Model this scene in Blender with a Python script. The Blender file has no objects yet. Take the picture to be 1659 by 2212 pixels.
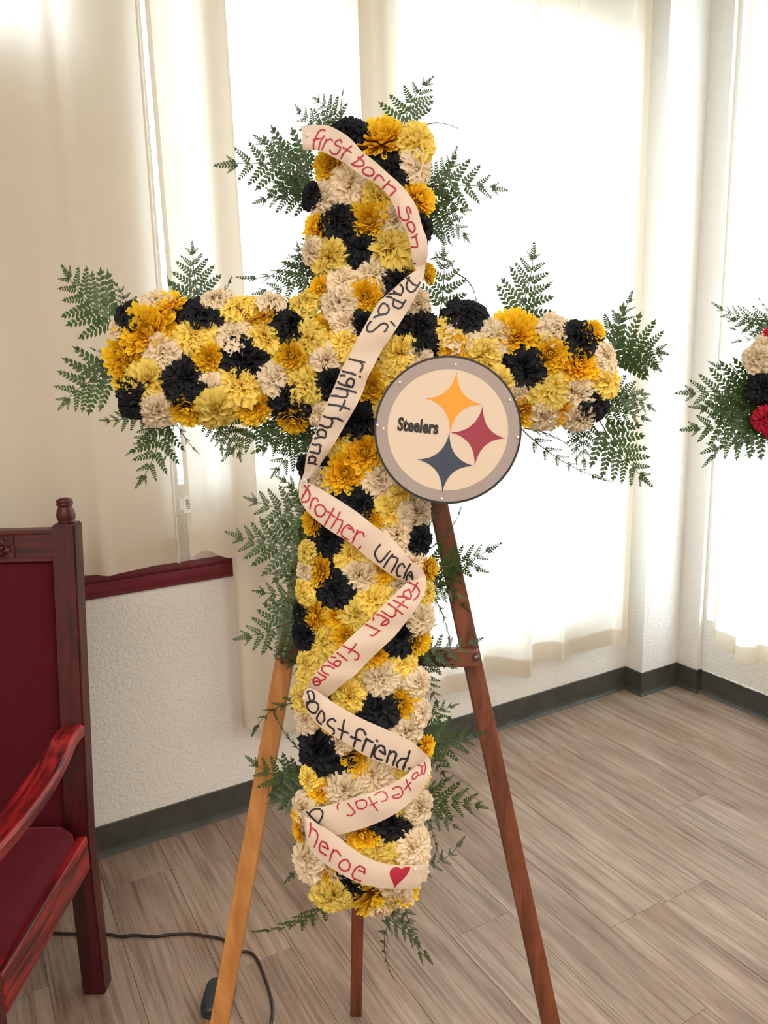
import bpy, bmesh, math, random
from mathutils import Vector as V, Matrix
from mathutils.bvhtree import BVHTree

C = bpy.context.scene.collection
sc = bpy.context.scene
RNG = random.Random(7)

# ------------------------------------------------------------------ camera
F, PIT, ROL, HC = 1661.0, math.radians(11.4), math.radians(-1.5), 1.45
FWD = V((0, math.cos(PIT), -math.sin(PIT)))
_u0 = V((0, math.sin(PIT), math.cos(PIT)))
RT = V((1, 0, 0)) * math.cos(ROL) + _u0 * math.sin(ROL)
UP = _u0 * math.cos(ROL) - V((1, 0, 0)) * math.sin(ROL)
OC = V((0, 0, HC))
cam = bpy.data.cameras.new('camera')
cam.sensor_fit = 'VERTICAL'
cam.sensor_height = 24.0
cam.lens = F / 2212 * 24.0
cam.clip_start = 0.05
co = bpy.data.objects.new('camera', cam)
C.objects.link(co)
co.matrix_world = Matrix(((RT.x, UP.x, -FWD.x, 0), (RT.y, UP.y, -FWD.y, 0), (RT.z, UP.z, -FWD.z, HC), (0, 0, 0, 1)))
sc.camera = co

# ------------------------------------------------------------------ room frame: s along the left wall, t into the room
TH = math.radians(29.6)
DS = V((math.cos(TH), math.sin(TH), 0))
DT = V((DS.y, -DS.x, 0))
A0 = V((-0.882, 2.063, 0))
def W(s, t, z=0.0): return A0 + DS * s + DT * t + V((0, 0, z))
S0, S1, T1, ZC = -3.0, 2.446, 4.8, 3.0      # room extents

# ------------------------------------------------------------------ sky, lamps, exposure
w = bpy.data.worlds.new('sky'); sc.world = w; w.use_nodes = True
bg = w.node_tree.nodes['Background']
bg.inputs[0].default_value = (0.82, 0.92, 1.0, 1)
bg.inputs[1].default_value = 9.5
def area(name, loc, rot, sx, sy, power, col, portal=False, spread=180):
    l = bpy.data.lights.new(name, 'AREA'); l.shape = 'RECTANGLE'; l.size = sx; l.size_y = sy
    l.energy = power; l.color = col; l.spread = math.radians(spread)
    if portal: l.cycles.is_portal = True
    o = bpy.data.objects.new(name, l); C.objects.link(o); o.location = loc; o.rotation_euler = rot
    return o
LAMPS = [(-1.6, 2.4), (-0.1, 3.3), (1.4, 3.3), (-1.6, 3.9)]   # ceiling panels of the room, (s, t)
for i, (s, t) in enumerate(LAMPS):
    area('ceiling_lamp', W(s, t, ZC - 0.055), (0, 0, TH), 1.15, 0.55, 34, (1.0, 0.885, 0.755))
WIN = {1: (-1.0, 0.10, 2.24, 2.80), 5: (0.325, 0.468, 1.10, 2.56), 2: (0.525, 0.925, 1.10, 2.56), 3: (1.05, 2.06, 0.42, 2.58)}   # left wall openings s0 s1 z0 z1
WR = (0.214, 1.9, 0.33, 2.85)                                                                      # right wall opening t0 t1 z0 z1
for k, (a, b, c, d) in WIN.items():
    area('daylight_portal', W((a + b) / 2, -0.17, (c + d) / 2), (math.radians(-90), 0, TH + math.pi), b - a, d - c, 1, (1, 1, 1), True)
area('daylight_portal', W(S1 + 0.17, (WR[0] + WR[1]) / 2, (WR[2] + WR[3]) / 2), (math.radians(90), 0, TH + math.radians(90)), WR[1] - WR[0], WR[3] - WR[2], 1, (1, 1, 1), True)
sc.view_settings.view_transform = 'Standard'
sc.view_settings.look = 'None'
sc.view_settings.exposure = -0.28
sc.view_settings.gamma = 1.0
sc.view_settings.use_curve_mapping = False
sc.cycles.max_bounces = 8
sc.cycles.diffuse_bounces = 4
sc.cycles.transmission_bounces = 5
sc.cycles.transparent_max_bounces = 12

# ------------------------------------------------------------------ pixel helpers (frame 1659 x 2212)
def ray(x, y): return RT * ((x - 829.5) / F) - UP * ((y - 1106) / F) + FWD
def zp(x, y, z=0.0):
    d = ray(x, y); return OC + d * ((z - HC) / d.z)
def on(x, y, p0, n):
    d = ray(x, y); return OC + d * ((p0 - OC).dot(n) / d.dot(n))
def depth(p): return (p - OC).dot(FWD)

# ------------------------------------------------------------------ object helpers
def tag(o, label=None, cat=None, group=None, kind=None):
    for k, v in (('label', label), ('category', cat), ('group', group), ('kind', kind)):
        if v: o[k] = v
    return o
def link(name, me, parent=None, label=None):
    o = bpy.data.objects.new(name, me); C.objects.link(o)
    if parent is not None:
        o.parent = parent
        o.matrix_parent_inverse = parent.matrix_world.inverted() if parent.type != 'EMPTY' else Matrix.Translation(-parent.location)
    if label: o['label'] = label
    return o
def mesh(name, vs, fs, mat=None, parent=None, smooth=False, label=None):
    me = bpy.data.meshes.new(name)
    me.from_pydata([tuple(v) for v in vs], [], fs)
    if mat: me.materials.append(mat)
    if smooth: me.polygons.foreach_set('use_smooth', [True] * len(me.polygons))
    me.update()
    return link(name, me, parent, label)
def empty(name, loc, label, cat, group=None):
    o = bpy.data.objects.new(name, None); C.objects.link(o); o.location = loc; o.empty_display_size = 0.05
    return tag(o, label, cat, group)
def bmobj(name, bm, mat, parent=None, smooth=False, label=None):
    me = bpy.data.meshes.new(name); bm.normal_update(); bm.to_mesh(me); bm.free()
    if mat: me.materials.append(mat)
    if smooth: me.polygons.foreach_set('use_smooth', [True] * len(me.polygons))
    return link(name, me, parent, label)
HEX = [(0, 3, 2, 1), (4, 5, 6, 7), (0, 1, 5, 4), (1, 2, 6, 5), (2, 3, 7, 6), (3, 0, 4, 7)]
def hexa(bm, p):      # eight corners: bottom ring, top ring
    v = [bm.verts.new(q) for q in p]
    return [bm.faces.new([v[i] for i in f]) for f in HEX]
def box(bm, x0, x1, y0, y1, z0, z1, fn=None):
    p = [(x0, y0, z0), (x1, y0, z0), (x1, y1, z0), (x0, y1, z0), (x0, y0, z1), (x1, y0, z1), (x1, y1, z1), (x0, y1, z1)]
    return hexa(bm, [fn(*q) if fn else V(q) for q in p])
def bevel(bm, r, seg=2):
    bmesh.ops.recalc_face_normals(bm, faces=bm.faces)
    bmesh.ops.bevel(bm, geom=list(bm.edges), offset=r, segments=seg, affect='EDGES', profile=0.5, clamp_overlap=True)
def loft(bm, rings, caps=True, closed=True):
    vs = [[bm.verts.new(p) for p in r] for r in rings]
    n = len(rings[0])
    for a, b in zip(vs, vs[1:]):
        for i in range(n if closed else n - 1):
            bm.faces.new((a[i], a[(i + 1) % n], b[(i + 1) % n], b[i]))
    if caps and closed:
        bm.faces.new(vs[0][::-1]); bm.faces.new(vs[-1])
def tube(bm, pts, r, n=8):
    pts = [V(p) for p in pts]; rings = []
    up = V((0, 0, 1))
    for i, p in enumerate(pts):
        d = (pts[min(i + 1, len(pts) - 1)] - pts[max(i - 1, 0)]).normalized()
        a = d.cross(up)
        a = a.normalized() if a.length > 1e-4 else V((1, 0, 0))
        b = a.cross(d).normalized()
        rr = r[i] if isinstance(r, (list, tuple)) else r
        rings.append([p + (a * math.cos(2 * math.pi * k / n) + b * math.sin(2 * math.pi * k / n)) * rr for k in range(n)])
    loft(bm, rings)
def crom(pts, k):
    pts = [V(p) for p in pts]; out = []
    for i in range(len(pts) - 1):
        p0, p1, p2, p3 = pts[max(i - 1, 0)], pts[i], pts[i + 1], pts[min(i + 2, len(pts) - 1)]
        for j in range(k):
            t = j / k
            out.append(0.5 * ((2 * p1) + (p2 - p0) * t + (2 * p0 - 5 * p1 + 4 * p2 - p3) * t * t + (3 * p1 - p0 - 3 * p2 + p3) * t ** 3))
    out.append(pts[-1]); return out

# ------------------------------------------------------------------ materials
def lin(r, g, b):
    f = lambda c: (c / 255 / 12.92) if c / 255 <= 0.04045 else ((c / 255 + 0.055) / 1.055) ** 2.4
    return (f(r), f(g), f(b), 1)
class M:
    def __init__(s, name):
        s.m = bpy.data.materials.new(name); s.m.use_nodes = True
        s.t = s.m.node_tree; s.t.nodes.clear()
        s.out = s.n('ShaderNodeOutputMaterial')
    def n(s, typ, **kw):
        x = s.t.nodes.new(typ)
        for k, v in kw.items():
            if k.startswith('i_'):
                k = k[2:]; x.inputs[int(k) if k.isdigit() else k.replace('_', ' ')].default_value = v
            else: setattr(x, k, v)
        return x
    def l(s, a, b): s.t.links.new(a, b)
    def ramp(s, fac, stops):
        r = s.n('ShaderNodeValToRGB'); e = r.color_ramp.elements
        while len(e) < len(stops): e.new(0.5)
        for x, (p, c) in zip(e, stops): x.position = p; x.color = c
        s.l(fac, r.inputs[0]); return r.outputs[0]
    def coords(s, scale=(1, 1, 1), which='Object'):
        tc = s.n('ShaderNodeTexCoord'); mp = s.n('ShaderNodeMapping'); mp.inputs['Scale'].default_value = scale
        s.l(tc.outputs[which], mp.inputs[0]); s.mp = mp; return mp.outputs[0]
    def noise(s, vec, scale, detail=4, rough=0.55, dist=0.0):
        x = s.n('ShaderNodeTexNoise', i_Scale=scale, i_Detail=detail, i_Roughness=rough, i_Distortion=dist)
        if vec is not None: s.l(vec, x.inputs['Vector'])
        return x.outputs['Fac']
    def bump(s, h, strength, dist):
        b = s.n('ShaderNodeBump', i_Strength=strength, i_Distance=dist); s.l(h, b.inputs['Height']); return b.outputs[0]
    def done(s, sh): s.l(sh, s.out.inputs[0]); return s.m
def simple(name, col, rough=0.5, metal=0.0, spec=0.5):
    m = M(name); p = m.n('ShaderNodeBsdfPrincipled', i_Base_Color=col, i_Roughness=rough, i_Metallic=metal)
    p.inputs['Specular IOR Level'].default_value = spec
    return m.done(p.outputs[0])
def wall_mat(name, col):
    m = M(name); c = m.coords((1, 1, 1)); h = m.noise(c, 85, 3, 0.5, 0.6)
    r = m.ramp(h, [(0.42, (0, 0, 0, 1)), (0.60, (1, 1, 1, 1))])
    p = m.n('ShaderNodeBsdfPrincipled', i_Base_Color=col, i_Roughness=0.55)
    m.l(m.bump(r, 0.45, 0.0025), p.inputs['Normal']); return m.done(p.outputs[0])
MAT = {}
MAT['wall'] = wall_mat('textured_wall_paint', lin(240, 237, 232))
MAT['ceiling'] = simple('ceiling_paint', lin(235, 233, 228), 0.8)
def rubber():
    m = M('dark_rubber_base'); c = m.coords(); n = m.noise(c, 14, 5)
    col = m.ramp(n, [(0.3, lin(62, 62, 58)), (0.75, lin(78, 78, 74))])
    p = m.n('ShaderNodeBsdfPrincipled', i_Roughness=0.42); m.l(col, p.inputs['Base Color']); return m.done(p.outputs[0])
MAT['rubber'] = rubber()
def plank_mat():
    m = M('vinyl_oak_plank'); tc = m.n('ShaderNodeTexCoord'); oi = m.n('ShaderNodeObjectInfo')
    mul = m.n('ShaderNodeVectorMath', operation='SCALE'); mul.inputs['Scale'].default_value = 37.0
    cmb = m.n('ShaderNodeCombineXYZ')
    for i in range(3): m.l(oi.outputs['Random'], cmb.inputs[i])
    m.l(cmb.outputs[0], mul.inputs[0])
    add = m.n('ShaderNodeVectorMath', operation='ADD'); m.l(tc.outputs['Object'], add.inputs[0]); m.l(mul.outputs[0], add.inputs[1])
    def mapped(sc_):
        mp = m.n('ShaderNodeMapping'); mp.inputs['Scale'].default_value = sc_; m.l(add.outputs[0], mp.inputs[0]); return mp.outputs[0]
    g1 = m.noise(mapped((120, 3.0, 1)), 1.0, 6, 0.65, 0.3)        # fine fibres along the plank
    g2 = m.noise(mapped((16, 1.6, 1)), 1.0, 5, 0.6, 1.4)          # broad cathedral figure
    g3 = m.noise(mapped((7, 2.2, 1)), 1.0, 3, 0.5, 0.4)           # patches
    c1 = m.ramp(g2, [(0.25, lin(133, 112, 98)), (0.48, lin(159, 138, 123)), (0.66, lin(175, 155, 140)), (0.85, lin(150, 133, 123))])
    c2 = m.ramp(g1, [(0.32, lin(116, 103, 95)), (0.52, (1, 1, 1, 1))])
    mx = m.n('ShaderNodeMix', data_type='RGBA', blend_type='MULTIPLY'); mx.inputs[0].default_value = 0.62
    m.l(c1, mx.inputs[6]); m.l(c2, mx.inputs[7])
    c3 = m.ramp(g3, [(0.3, lin(214, 200, 192)), (0.55, (1, 1, 1, 1)), (0.78, lin(255, 232, 208))])
    mx2 = m.n('ShaderNodeMix', data_type='RGBA', blend_type='MULTIPLY'); mx2.inputs[0].default_value = 0.8
    m.l(mx.outputs[2], mx2.inputs[6]); m.l(c3, mx2.inputs[7])
    hs = m.n('ShaderNodeHueSaturation'); m.l(mx2.outputs[2], hs.inputs['Color'])
    mr = m.n('ShaderNodeMapRange'); mr.inputs[3].default_value = 0.95; mr.inputs[4].default_value = 1.05
    m.l(oi.outputs['Random'], mr.inputs[0]); m.l(mr.outputs[0], hs.inputs['Value'])
    p = m.n('ShaderNodeBsdfPrincipled', i_Roughness=0.40); m.l(hs.outputs[0], p.inputs['Base Color'])
    m.l(m.bump(g1, 0.25, 0.0008), p.inputs['Normal']); return m.done(p.outputs[0])
MAT['plank'] = plank_mat()
def wood(name, dark, light, rough, stretch=(40, 40, 2.2), axis_scale=1.0, bump=0.1):
    m = M(name); c = m.coords(stretch); g = m.noise(c, axis_scale, 6, 0.62, 0.5); g2 = m.noise(c, axis_scale * 3.1, 4, 0.6)
    col = m.ramp(g, [(0.36, dark), (0.62, light)])
    p = m.n('ShaderNodeBsdfPrincipled', i_Roughness=rough); m.l(col, p.inputs['Base Color'])
    m.l(m.bump(g2, bump, 0.001), p.inputs['Normal']); return m.done(p.outputs[0])
MAT['mahogany'] = wood('stained_mahogany', lin(46, 3, 9), lin(82, 9, 17), 0.40, (46, 46, 3))
MAT['mahogany_y'] = wood('stained_oak_streaked', lin(46, 10, 18), lin(168, 34, 34), 0.32, (95, 6, 60), 0.9, 0.2)
MAT['mahogany_x'] = wood('stained_oak_rail', lin(46, 5, 11), lin(88, 12, 20), 0.40, (4, 60, 80), 1.0, 0.2)
MAT['easel_brown'] = wood('easel_red_brown_wood', lin(76, 38, 22), lin(124, 66, 40), 0.42)
MAT['easel_brown_lit'] = wood('easel_red_brown_wood_lit', lin(162, 106, 52), lin(192, 136, 76), 0.42)  # same red-brown wood, with the light on the left leg painted into its colour
MAT['rail_paint'] = simple('burgundy_trim_paint', lin(108, 22, 40), 0.35)
def weave(name, col, col2, sc_, rough):
    m = M(name); c = m.coords((sc_, sc_, sc_))
    ch = m.n('ShaderNodeTexWave', wave_type='BANDS', bands_direction='DIAGONAL', i_Scale=1.0, i_Distortion=0.6); m.l(c, ch.inputs[0])
    colr = m.ramp(ch.outputs['Fac'], [(0.2, col), (0.9, col2)])
    p = m.n('ShaderNodeBsdfPrincipled', i_Roughness=rough); m.l(colr, p.inputs['Base Color'])
    p.inputs['Sheen Weight'].default_value = 0.3; p.inputs['Sheen Roughness'].default_value = 0.5; p.inputs['Sheen Tint'].default_value = (0.75, 0.12, 0.2, 1); p.inputs['Specular IOR Level'].default_value = 0.2
    m.l(m.bump(ch.outputs['Fac'], 0.3, 0.0006), p.inputs['Normal']); return m.done(p.outputs[0])
MAT['fabric'] = weave('burgundy_weave', lin(66, 5, 16), lin(92, 12, 28), 160, 0.75)
def cloth(name, col, tcol, tr, sc_=700, rough=None):
    m = M(name)
    c = m.coords((1, 1, 1)); n = m.noise(c, 220, 2)
    d = m.n('ShaderNodeBsdfDiffuse', i_Color=col); t = m.n('ShaderNodeBsdfTranslucent', i_Color=tcol)
    b = m.bump(n, 0.08, 0.001); m.l(b, d.inputs['Normal'])
    x = m.n('ShaderNodeMixShader', i_0=tr); m.l(d.outputs[0], x.inputs[1]); m.l(t.outputs[0], x.inputs[2])
    return m.done(x.outputs[0])
MAT['curtain'] = cloth('cream_sheer_curtain', lin(232, 221, 202), lin(247, 244, 238), 0.48)
MAT['hem'] = cloth('cream_curtain_hem', lin(230, 221, 206), lin(240, 232, 218), 0.42)
MAT['tag'] = simple('white_tag', lin(240, 238, 232), 0.6)
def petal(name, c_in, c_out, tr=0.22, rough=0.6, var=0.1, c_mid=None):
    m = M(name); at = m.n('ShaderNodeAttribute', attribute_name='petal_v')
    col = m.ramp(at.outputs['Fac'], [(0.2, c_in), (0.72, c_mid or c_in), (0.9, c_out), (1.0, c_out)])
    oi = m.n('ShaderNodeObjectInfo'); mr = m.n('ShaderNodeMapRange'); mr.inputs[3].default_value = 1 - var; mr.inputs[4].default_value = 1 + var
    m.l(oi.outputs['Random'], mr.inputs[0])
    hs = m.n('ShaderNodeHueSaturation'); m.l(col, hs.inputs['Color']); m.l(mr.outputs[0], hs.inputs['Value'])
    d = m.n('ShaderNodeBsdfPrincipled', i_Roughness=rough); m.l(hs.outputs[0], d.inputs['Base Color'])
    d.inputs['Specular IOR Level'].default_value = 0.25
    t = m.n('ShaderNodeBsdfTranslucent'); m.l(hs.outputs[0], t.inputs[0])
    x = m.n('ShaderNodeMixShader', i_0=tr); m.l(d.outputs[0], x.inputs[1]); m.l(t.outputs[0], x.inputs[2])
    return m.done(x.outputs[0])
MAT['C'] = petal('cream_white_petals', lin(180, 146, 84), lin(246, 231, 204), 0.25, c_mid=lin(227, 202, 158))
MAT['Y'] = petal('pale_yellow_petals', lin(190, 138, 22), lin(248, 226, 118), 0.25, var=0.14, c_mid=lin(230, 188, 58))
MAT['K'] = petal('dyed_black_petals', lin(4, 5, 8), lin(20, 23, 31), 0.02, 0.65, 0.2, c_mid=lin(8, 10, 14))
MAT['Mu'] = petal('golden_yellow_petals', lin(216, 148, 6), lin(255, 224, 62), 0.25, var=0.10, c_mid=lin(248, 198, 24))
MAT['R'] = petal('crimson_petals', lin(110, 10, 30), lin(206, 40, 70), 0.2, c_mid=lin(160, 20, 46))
MAT['mid'] = simple('green_gold_flower_center', lin(150, 128, 40), 0.7)
MAT['calyx'] = simple('green_foam', lin(44, 56, 34), 0.9)
def leafm():
    m = M('fern_green'); c = m.coords((1, 1, 1)); n = m.noise(c, 60, 3)
    oi = m.n('ShaderNodeObjectInfo')
    col = m.ramp(n, [(0.3, lin(30, 54, 27)), (0.7, lin(56, 88, 40))])
    hs = m.n('ShaderNodeHueSaturation'); m.l(col, hs.inputs['Color']); mr = m.n('ShaderNodeMapRange')
    mr.inputs[3].default_value = 0.8; mr.inputs[4].default_value = 1.2; m.l(oi.outputs['Random'], mr.inputs[0]); m.l(mr.outputs[0], hs.inputs['Value'])
    d = m.n('ShaderNodeBsdfPrincipled', i_Roughness=0.38); m.l(hs.outputs[0], d.inputs['Base Color'])
    t = m.n('ShaderNodeBsdfTranslucent', i_Color=lin(96, 130, 40))
    x = m.n('ShaderNodeMixShader', i_0=0.15); m.l(d.outputs[0], x.inputs[1]); m.l(t.outputs[0], x.inputs[2]); return m.done(x.outputs[0])
MAT['leaf'] = leafm()
MAT['stem'] = simple('fern_stem', lin(58, 62, 34), 0.5)
def satin():
    m = M('cream_satin_ribbon')
    d = m.n('ShaderNodeBsdfPrincipled', i_Base_Color=lin(238, 222, 208), i_Roughness=0.42)
    d.inputs['Sheen Weight'].default_value = 0.2
    t = m.n('ShaderNodeBsdfTranslucent', i_Color=lin(238, 220, 200))
    x = m.n('ShaderNodeMixShader', i_0=0.28); m.l(d.outputs[0], x.inputs[1]); m.l(t.outputs[0], x.inputs[2]); return m.done(x.outputs[0])
MAT['satin'] = satin()
MAT['ink_red'] = simple('red_marker_ink', lin(176, 34, 62), 0.5)
MAT['ink_black'] = simple('black_marker_ink', lin(34, 32, 44), 0.5)
MAT['pearl'] = simple('pearl', lin(240, 230, 220), 0.18)
MAT['sign_cream'] = simple('sign_cream_print', lin(216, 200, 182), 0.45)
MAT['sign_grey'] = simple('sign_grey_ring', lin(160, 148, 146), 0.45)
MAT['sign_rim'] = simple('sign_black_rim', lin(26, 24, 26), 0.4)
MAT['gold'] = simple('print_gold', lin(240, 156, 36), 0.45)
MAT['crimson'] = simple('print_red', lin(150, 44, 68), 0.45)
MAT['steel_blue'] = simple('print_blue', lin(50, 62, 84), 0.45)
MAT['print_black'] = simple('print_black', lin(22, 22, 26), 0.45)
MAT['plastic'] = simple('black_plastic', lin(38, 44, 50), 0.32)
MAT['cable'] = simple('brown_black_cable', lin(46, 34, 32), 0.45)
MAT['bolt'] = simple('bolt_metal', lin(110, 106, 100), 0.35, 0.9)
MAT['white_frame'] = simple('white_window_frame', lin(236, 236, 234), 0.4)
MAT['lamp'] = None
def glass():
    m = M('window_glass'); a = m.n('ShaderNodeBsdfTransparent', i_Color=(0.95, 0.97, 0.97, 1)); g = m.n('ShaderNodeBsdfGlossy', i_Roughness=0.02)
    x = m.n('ShaderNodeMixShader', i_0=0.05); m.l(a.outputs[0], x.inputs[1]); m.l(g.outputs[0], x.inputs[2]); return m.done(x.outputs[0])
MAT['glass'] = glass()
def concrete():
    m = M('pale_concrete'); c = m.coords(); n = m.noise(c, 3, 5); col = m.ramp(n, [(0.3, lin(170, 168, 162)), (0.7, lin(196, 194, 188))])
    p = m.n('ShaderNodeBsdfPrincipled', i_Roughness=0.9); m.l(col, p.inputs['Base Color']); return m.done(p.outputs[0])
MAT['concrete'] = concrete()
def diffuser():
    m = M('lamp_diffuser'); e = m.n('ShaderNodeEmission', i_Color=(1, 0.9, 0.78, 1), i_Strength=4.0); return m.done(e.outputs[0])
MAT['diffuser'] = diffuser()

# ================================================================== THE SETTING
def struct(o): o['kind'] = 'structure'; return o
bm = bmesh.new(); box(bm, -14, 14, -14, 14, -0.32, -0.22); struct(bmobj('ground', bm, MAT['concrete']))
bm = bmesh.new(); box(bm, S0 - 0.15, S1 + 0.15, -0.15, T1 + 0.15, -0.12, -0.003, W); floor = struct(bmobj('floor', bm, MAT['rubber']))
bm = bmesh.new(); box(bm, S0 - 0.15, S1 + 0.15, -0.15, T1 + 0.15, ZC, ZC + 0.1, W); ceiling = struct(bmobj('ceiling', bm, MAT['ceiling']))
# vinyl planks: 0.181 m wide, running away from the left wall
PW, PL = 0.1814, 1.22
def plank_mesh(L, w_):
    bm = bmesh.new(); box(bm, -w_ / 2 + .0003, w_ / 2 - .0003, -L / 2 + .0003, L / 2 - .0003, -0.003, 0.0)
    top = [e for e in bm.edges if all(abs(v.co.z) < 1e-6 for v in e.verts)]
    bmesh.ops.bevel(bm, geom=top, offset=0.0006, segments=1, affect='EDGES')
    me = bpy.data.meshes.new('plank'); bm.to_mesh(me); bm.free(); me.materials.append(MAT['plank']); return me
cache = {}
ends = {0: 0.826, 2: 1.008}
k0 = int(math.floor((S0 - 0.714) / PW)); k1 = int(math.ceil((S1 - 0.714) / PW))
for k in range(k0, k1):
    sa, sb = max(0.714 + k * PW, S0), min(0.714 + (k + 1) * PW, S1)
    off = ends.get(k, (0.826 + 0.47 * k) % PL)
    t = off - PL * math.ceil(off / PL)
    while t < T1:
        ta, tb = max(t, 0.0), min(t + PL, T1)
        if tb - ta > 0.03:
            key = (round(tb - ta, 3), round(sb - sa, 3))
            if key not in cache: cache[key] = plank_mesh(*key)
            o = link('plank', cache[key], floor)
            o.matrix_parent_inverse = Matrix()
            p = W((sa + sb) / 2, (ta + tb) / 2, 0)
            o.matrix_world = Matrix(((DS.x, DT.x, 0, p.x), (DS.y, DT.y, 0, p.y), (0, 0, 1, 0), (0, 0, 0, 1)))
        t += PL
def wall_with_openings(name, u0, u1, holes, fn):
    """cells of a slab, u along the wall, depth 0..-0.15 outward, leaving the openings out"""
    us = sorted({u0, u1} | {h[i] for h in holes for i in (0, 1)}); zs = sorted({0.0, ZC} | {h[i] for h in holes for i in (2, 3)})
    bm = bmesh.new(); vc = {}
    solid = lambda i, j: 0 <= i < len(us) - 1 and 0 <= j < len(zs) - 1 and not any(h[0] <= us[i] and us[i + 1] <= h[1] and h[2] <= zs[j] and zs[j + 1] <= h[3] for h in holes)
    def v(u, z, d):
        if (u, z, d) not in vc: vc[(u, z, d)] = bm.verts.new(fn(u, d, z))
        return vc[(u, z, d)]
    for i in range(len(us) - 1):
        for j in range(len(zs) - 1):
            if not solid(i, j): continue
            a, b, c, d = us[i], us[i + 1], zs[j], zs[j + 1]
            for dd in (0.0, -0.15): bm.faces.new([v(a, c, dd), v(b, c, dd), v(b, d, dd), v(a, d, dd)])
            for (di, dj, e) in ((-1, 0, ((a, c), (a, d))), (1, 0, ((b, c), (b, d))), (0, -1, ((a, c), (b, c))), (0, 1, ((a, d), (b, d)))):
                if not solid(i + di, j + dj):
                    (p, q), (r, s) = e; bm.faces.new([v(p, q, 0.0), v(r, s, 0.0), v(r, s, -0.15), v(p, q, -0.15)])
    bmesh.ops.recalc_face_normals(bm, faces=bm.faces)
    return struct(bmobj(name, bm, MAT['wall']))
fl = lambda u, d, z: W(u, d, z)
fr = lambda u, d, z: W(S1 - d, u, z)
wall_with_openings('wall_left', S0 - 0.15, S1 + 0.15, list(WIN.values()), fl)
wall_with_openings('wall_right', 0.0, T1 + 0.15, [WR], fr)
bm = bmesh.new(); box(bm, S0 - 0.15, S0, 0, T1 + 0.15, 0, ZC, W); struct(bmobj('wall_far_left', bm, MAT['wall']))
bm = bmesh.new(); box(bm, S0, S1, T1, T1 + 0.15, 0, ZC, W); struct(bmobj('wall_back', bm, MAT['wall']))
# stepped pilaster in the corner
CP = [(2.207, 0.0), (2.207, 0.09), (2.424, 0.09), (2.424, 0.195), (S1, 0.195), (S1, 0.0)]
bm = bmesh.new(); loft(bm, [[W(s, t, z) for s, t in CP] for z in (0.0, ZC)])
bmesh.ops.recalc_face_normals(bm, faces=bm.faces)
struct(bmobj('wall_corner', bm, MAT['wall']))
# rubber cove base: profile (out from the wall, height)
PROF = [(0.0, 0.10), (0.003, 0.1005), (0.0045, 0.098), (0.005, 0.02), (0.008, 0.009), (0.0145, 0.004), (0.0165, 0.0005), (0.0, 0.0005)]
def cove(name, path):
    """path: list of (s,t); room lies to the left-hand normal given by n"""
    bm = bmesh.new(); rings = []
    for i, (s, t) in enumerate(path):
        ns = []
        for a, b in ((i - 1, i), (i, i + 1)):
            if a < 0 or b >= len(path): continue
            d = V((path[b][0] - path[a][0], path[b][1] - path[a][1], 0)).normalized(); ns.append(V((-d.y, d.x, 0)))
        n = ns[0] if len(ns) == 1 else (ns[0] + ns[1]) / max(0.2, 1 + ns[0].dot(ns[1]))
        rings.append([W(s + n.x * a, t + n.y * a, z) for a, z in PROF])
    loft(bm, rings); bmesh.ops.recalc_face_normals(bm, faces=bm.faces)
    return struct(bmobj(name, bm, MAT['rubber']))
cove('baseboard_left', [(S0, 0.0), (2.207, 0.0)])
cove('baseboard_corner', [(2.207, 0.0), (2.207, 0.09), (2.424, 0.09), (2.424, 0.195), (S1, 0.195)])
cove('baseboard_right', [(S1, 0.195), (S1, T1)][::1] if False else [(S1, T1), (S1, 0.195)][::-1])
# burgundy chair rail
RP = [(0, .8), (.008, .8), (.013, .806), (.014, .815), (.0185, .822), (.0195, .832), (.015, .838), (.014, .846), (.019, .85), (.022, .857), (.020, .866), (0, .868)]
bm = bmesh.new(); loft(bm, [[W(s, a, z) for a, z in RP] for s in (S0 + .001, 0.62)]); bmesh.ops.recalc_face_normals(bm, faces=bm.faces)
tag(struct(bmobj('trim_1', bm, MAT['rail_paint'])), 'burgundy moulded chair rail on the left wall')
# torn caulk line above the right cove base
bm = bmesh.new(); rc = random.Random(4)
tube(bm, [W(S1 - .003 - rc.uniform(0, .003), .215 + i * .014, .1025 + rc.uniform(-.001, .003)) for i in range(60)], [.0022 + rc.uniform(0, .0026) * (rc.random() > .5) for i in range(60)], 6)
tag(struct(bmobj('trim_2', bm, MAT['white_frame'], None, True)), 'ragged white caulk along the right base')
# windows
def window(n, u0, u1, z0, z1, fn, mull):
    f = 0.008 if n == 5 else 0.03; bm = bmesh.new()
    for a, b, c, d in [(u0, u0 + f, z0, z1), (u1 - f, u1, z0, z1), (u0 + f, u1 - f, z0, z0 + f), (u0 + f, u1 - f, z1 - f, z1)] + [(u - .02, u + .02, z0 + f, z1 - f) for u in mull]:
        box(bm, a, b, -0.12, -0.06, c, d, lambda x, y, z: fn(x, y, z))
    bmesh.ops.recalc_face_normals(bm, faces=bm.faces)
    o = struct(bmobj('window_%d' % n, bm, MAT['white_frame']))
    edges = [u0 + f] + [x for u in mull for x in (u - .02, u + .02)] + [u1 - f]
    for a, b in zip(edges[::2], edges[1::2]):
        bm = bmesh.new(); box(bm, a, b, -0.093, -0.087, z0 + f, z1 - f, lambda x, y, z: fn(x, y, z)); bmesh.ops.recalc_face_normals(bm, faces=bm.faces)
        bmobj('pane', bm, MAT['glass'], o)
window(1, *WIN[1], fl, [-0.56]); window(2, *WIN[2], fl, []); window(5, *WIN[5], fl, []); window(3, *WIN[3], fl, [1.57]); window(4, *WR, fr, [1.08])
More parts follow.
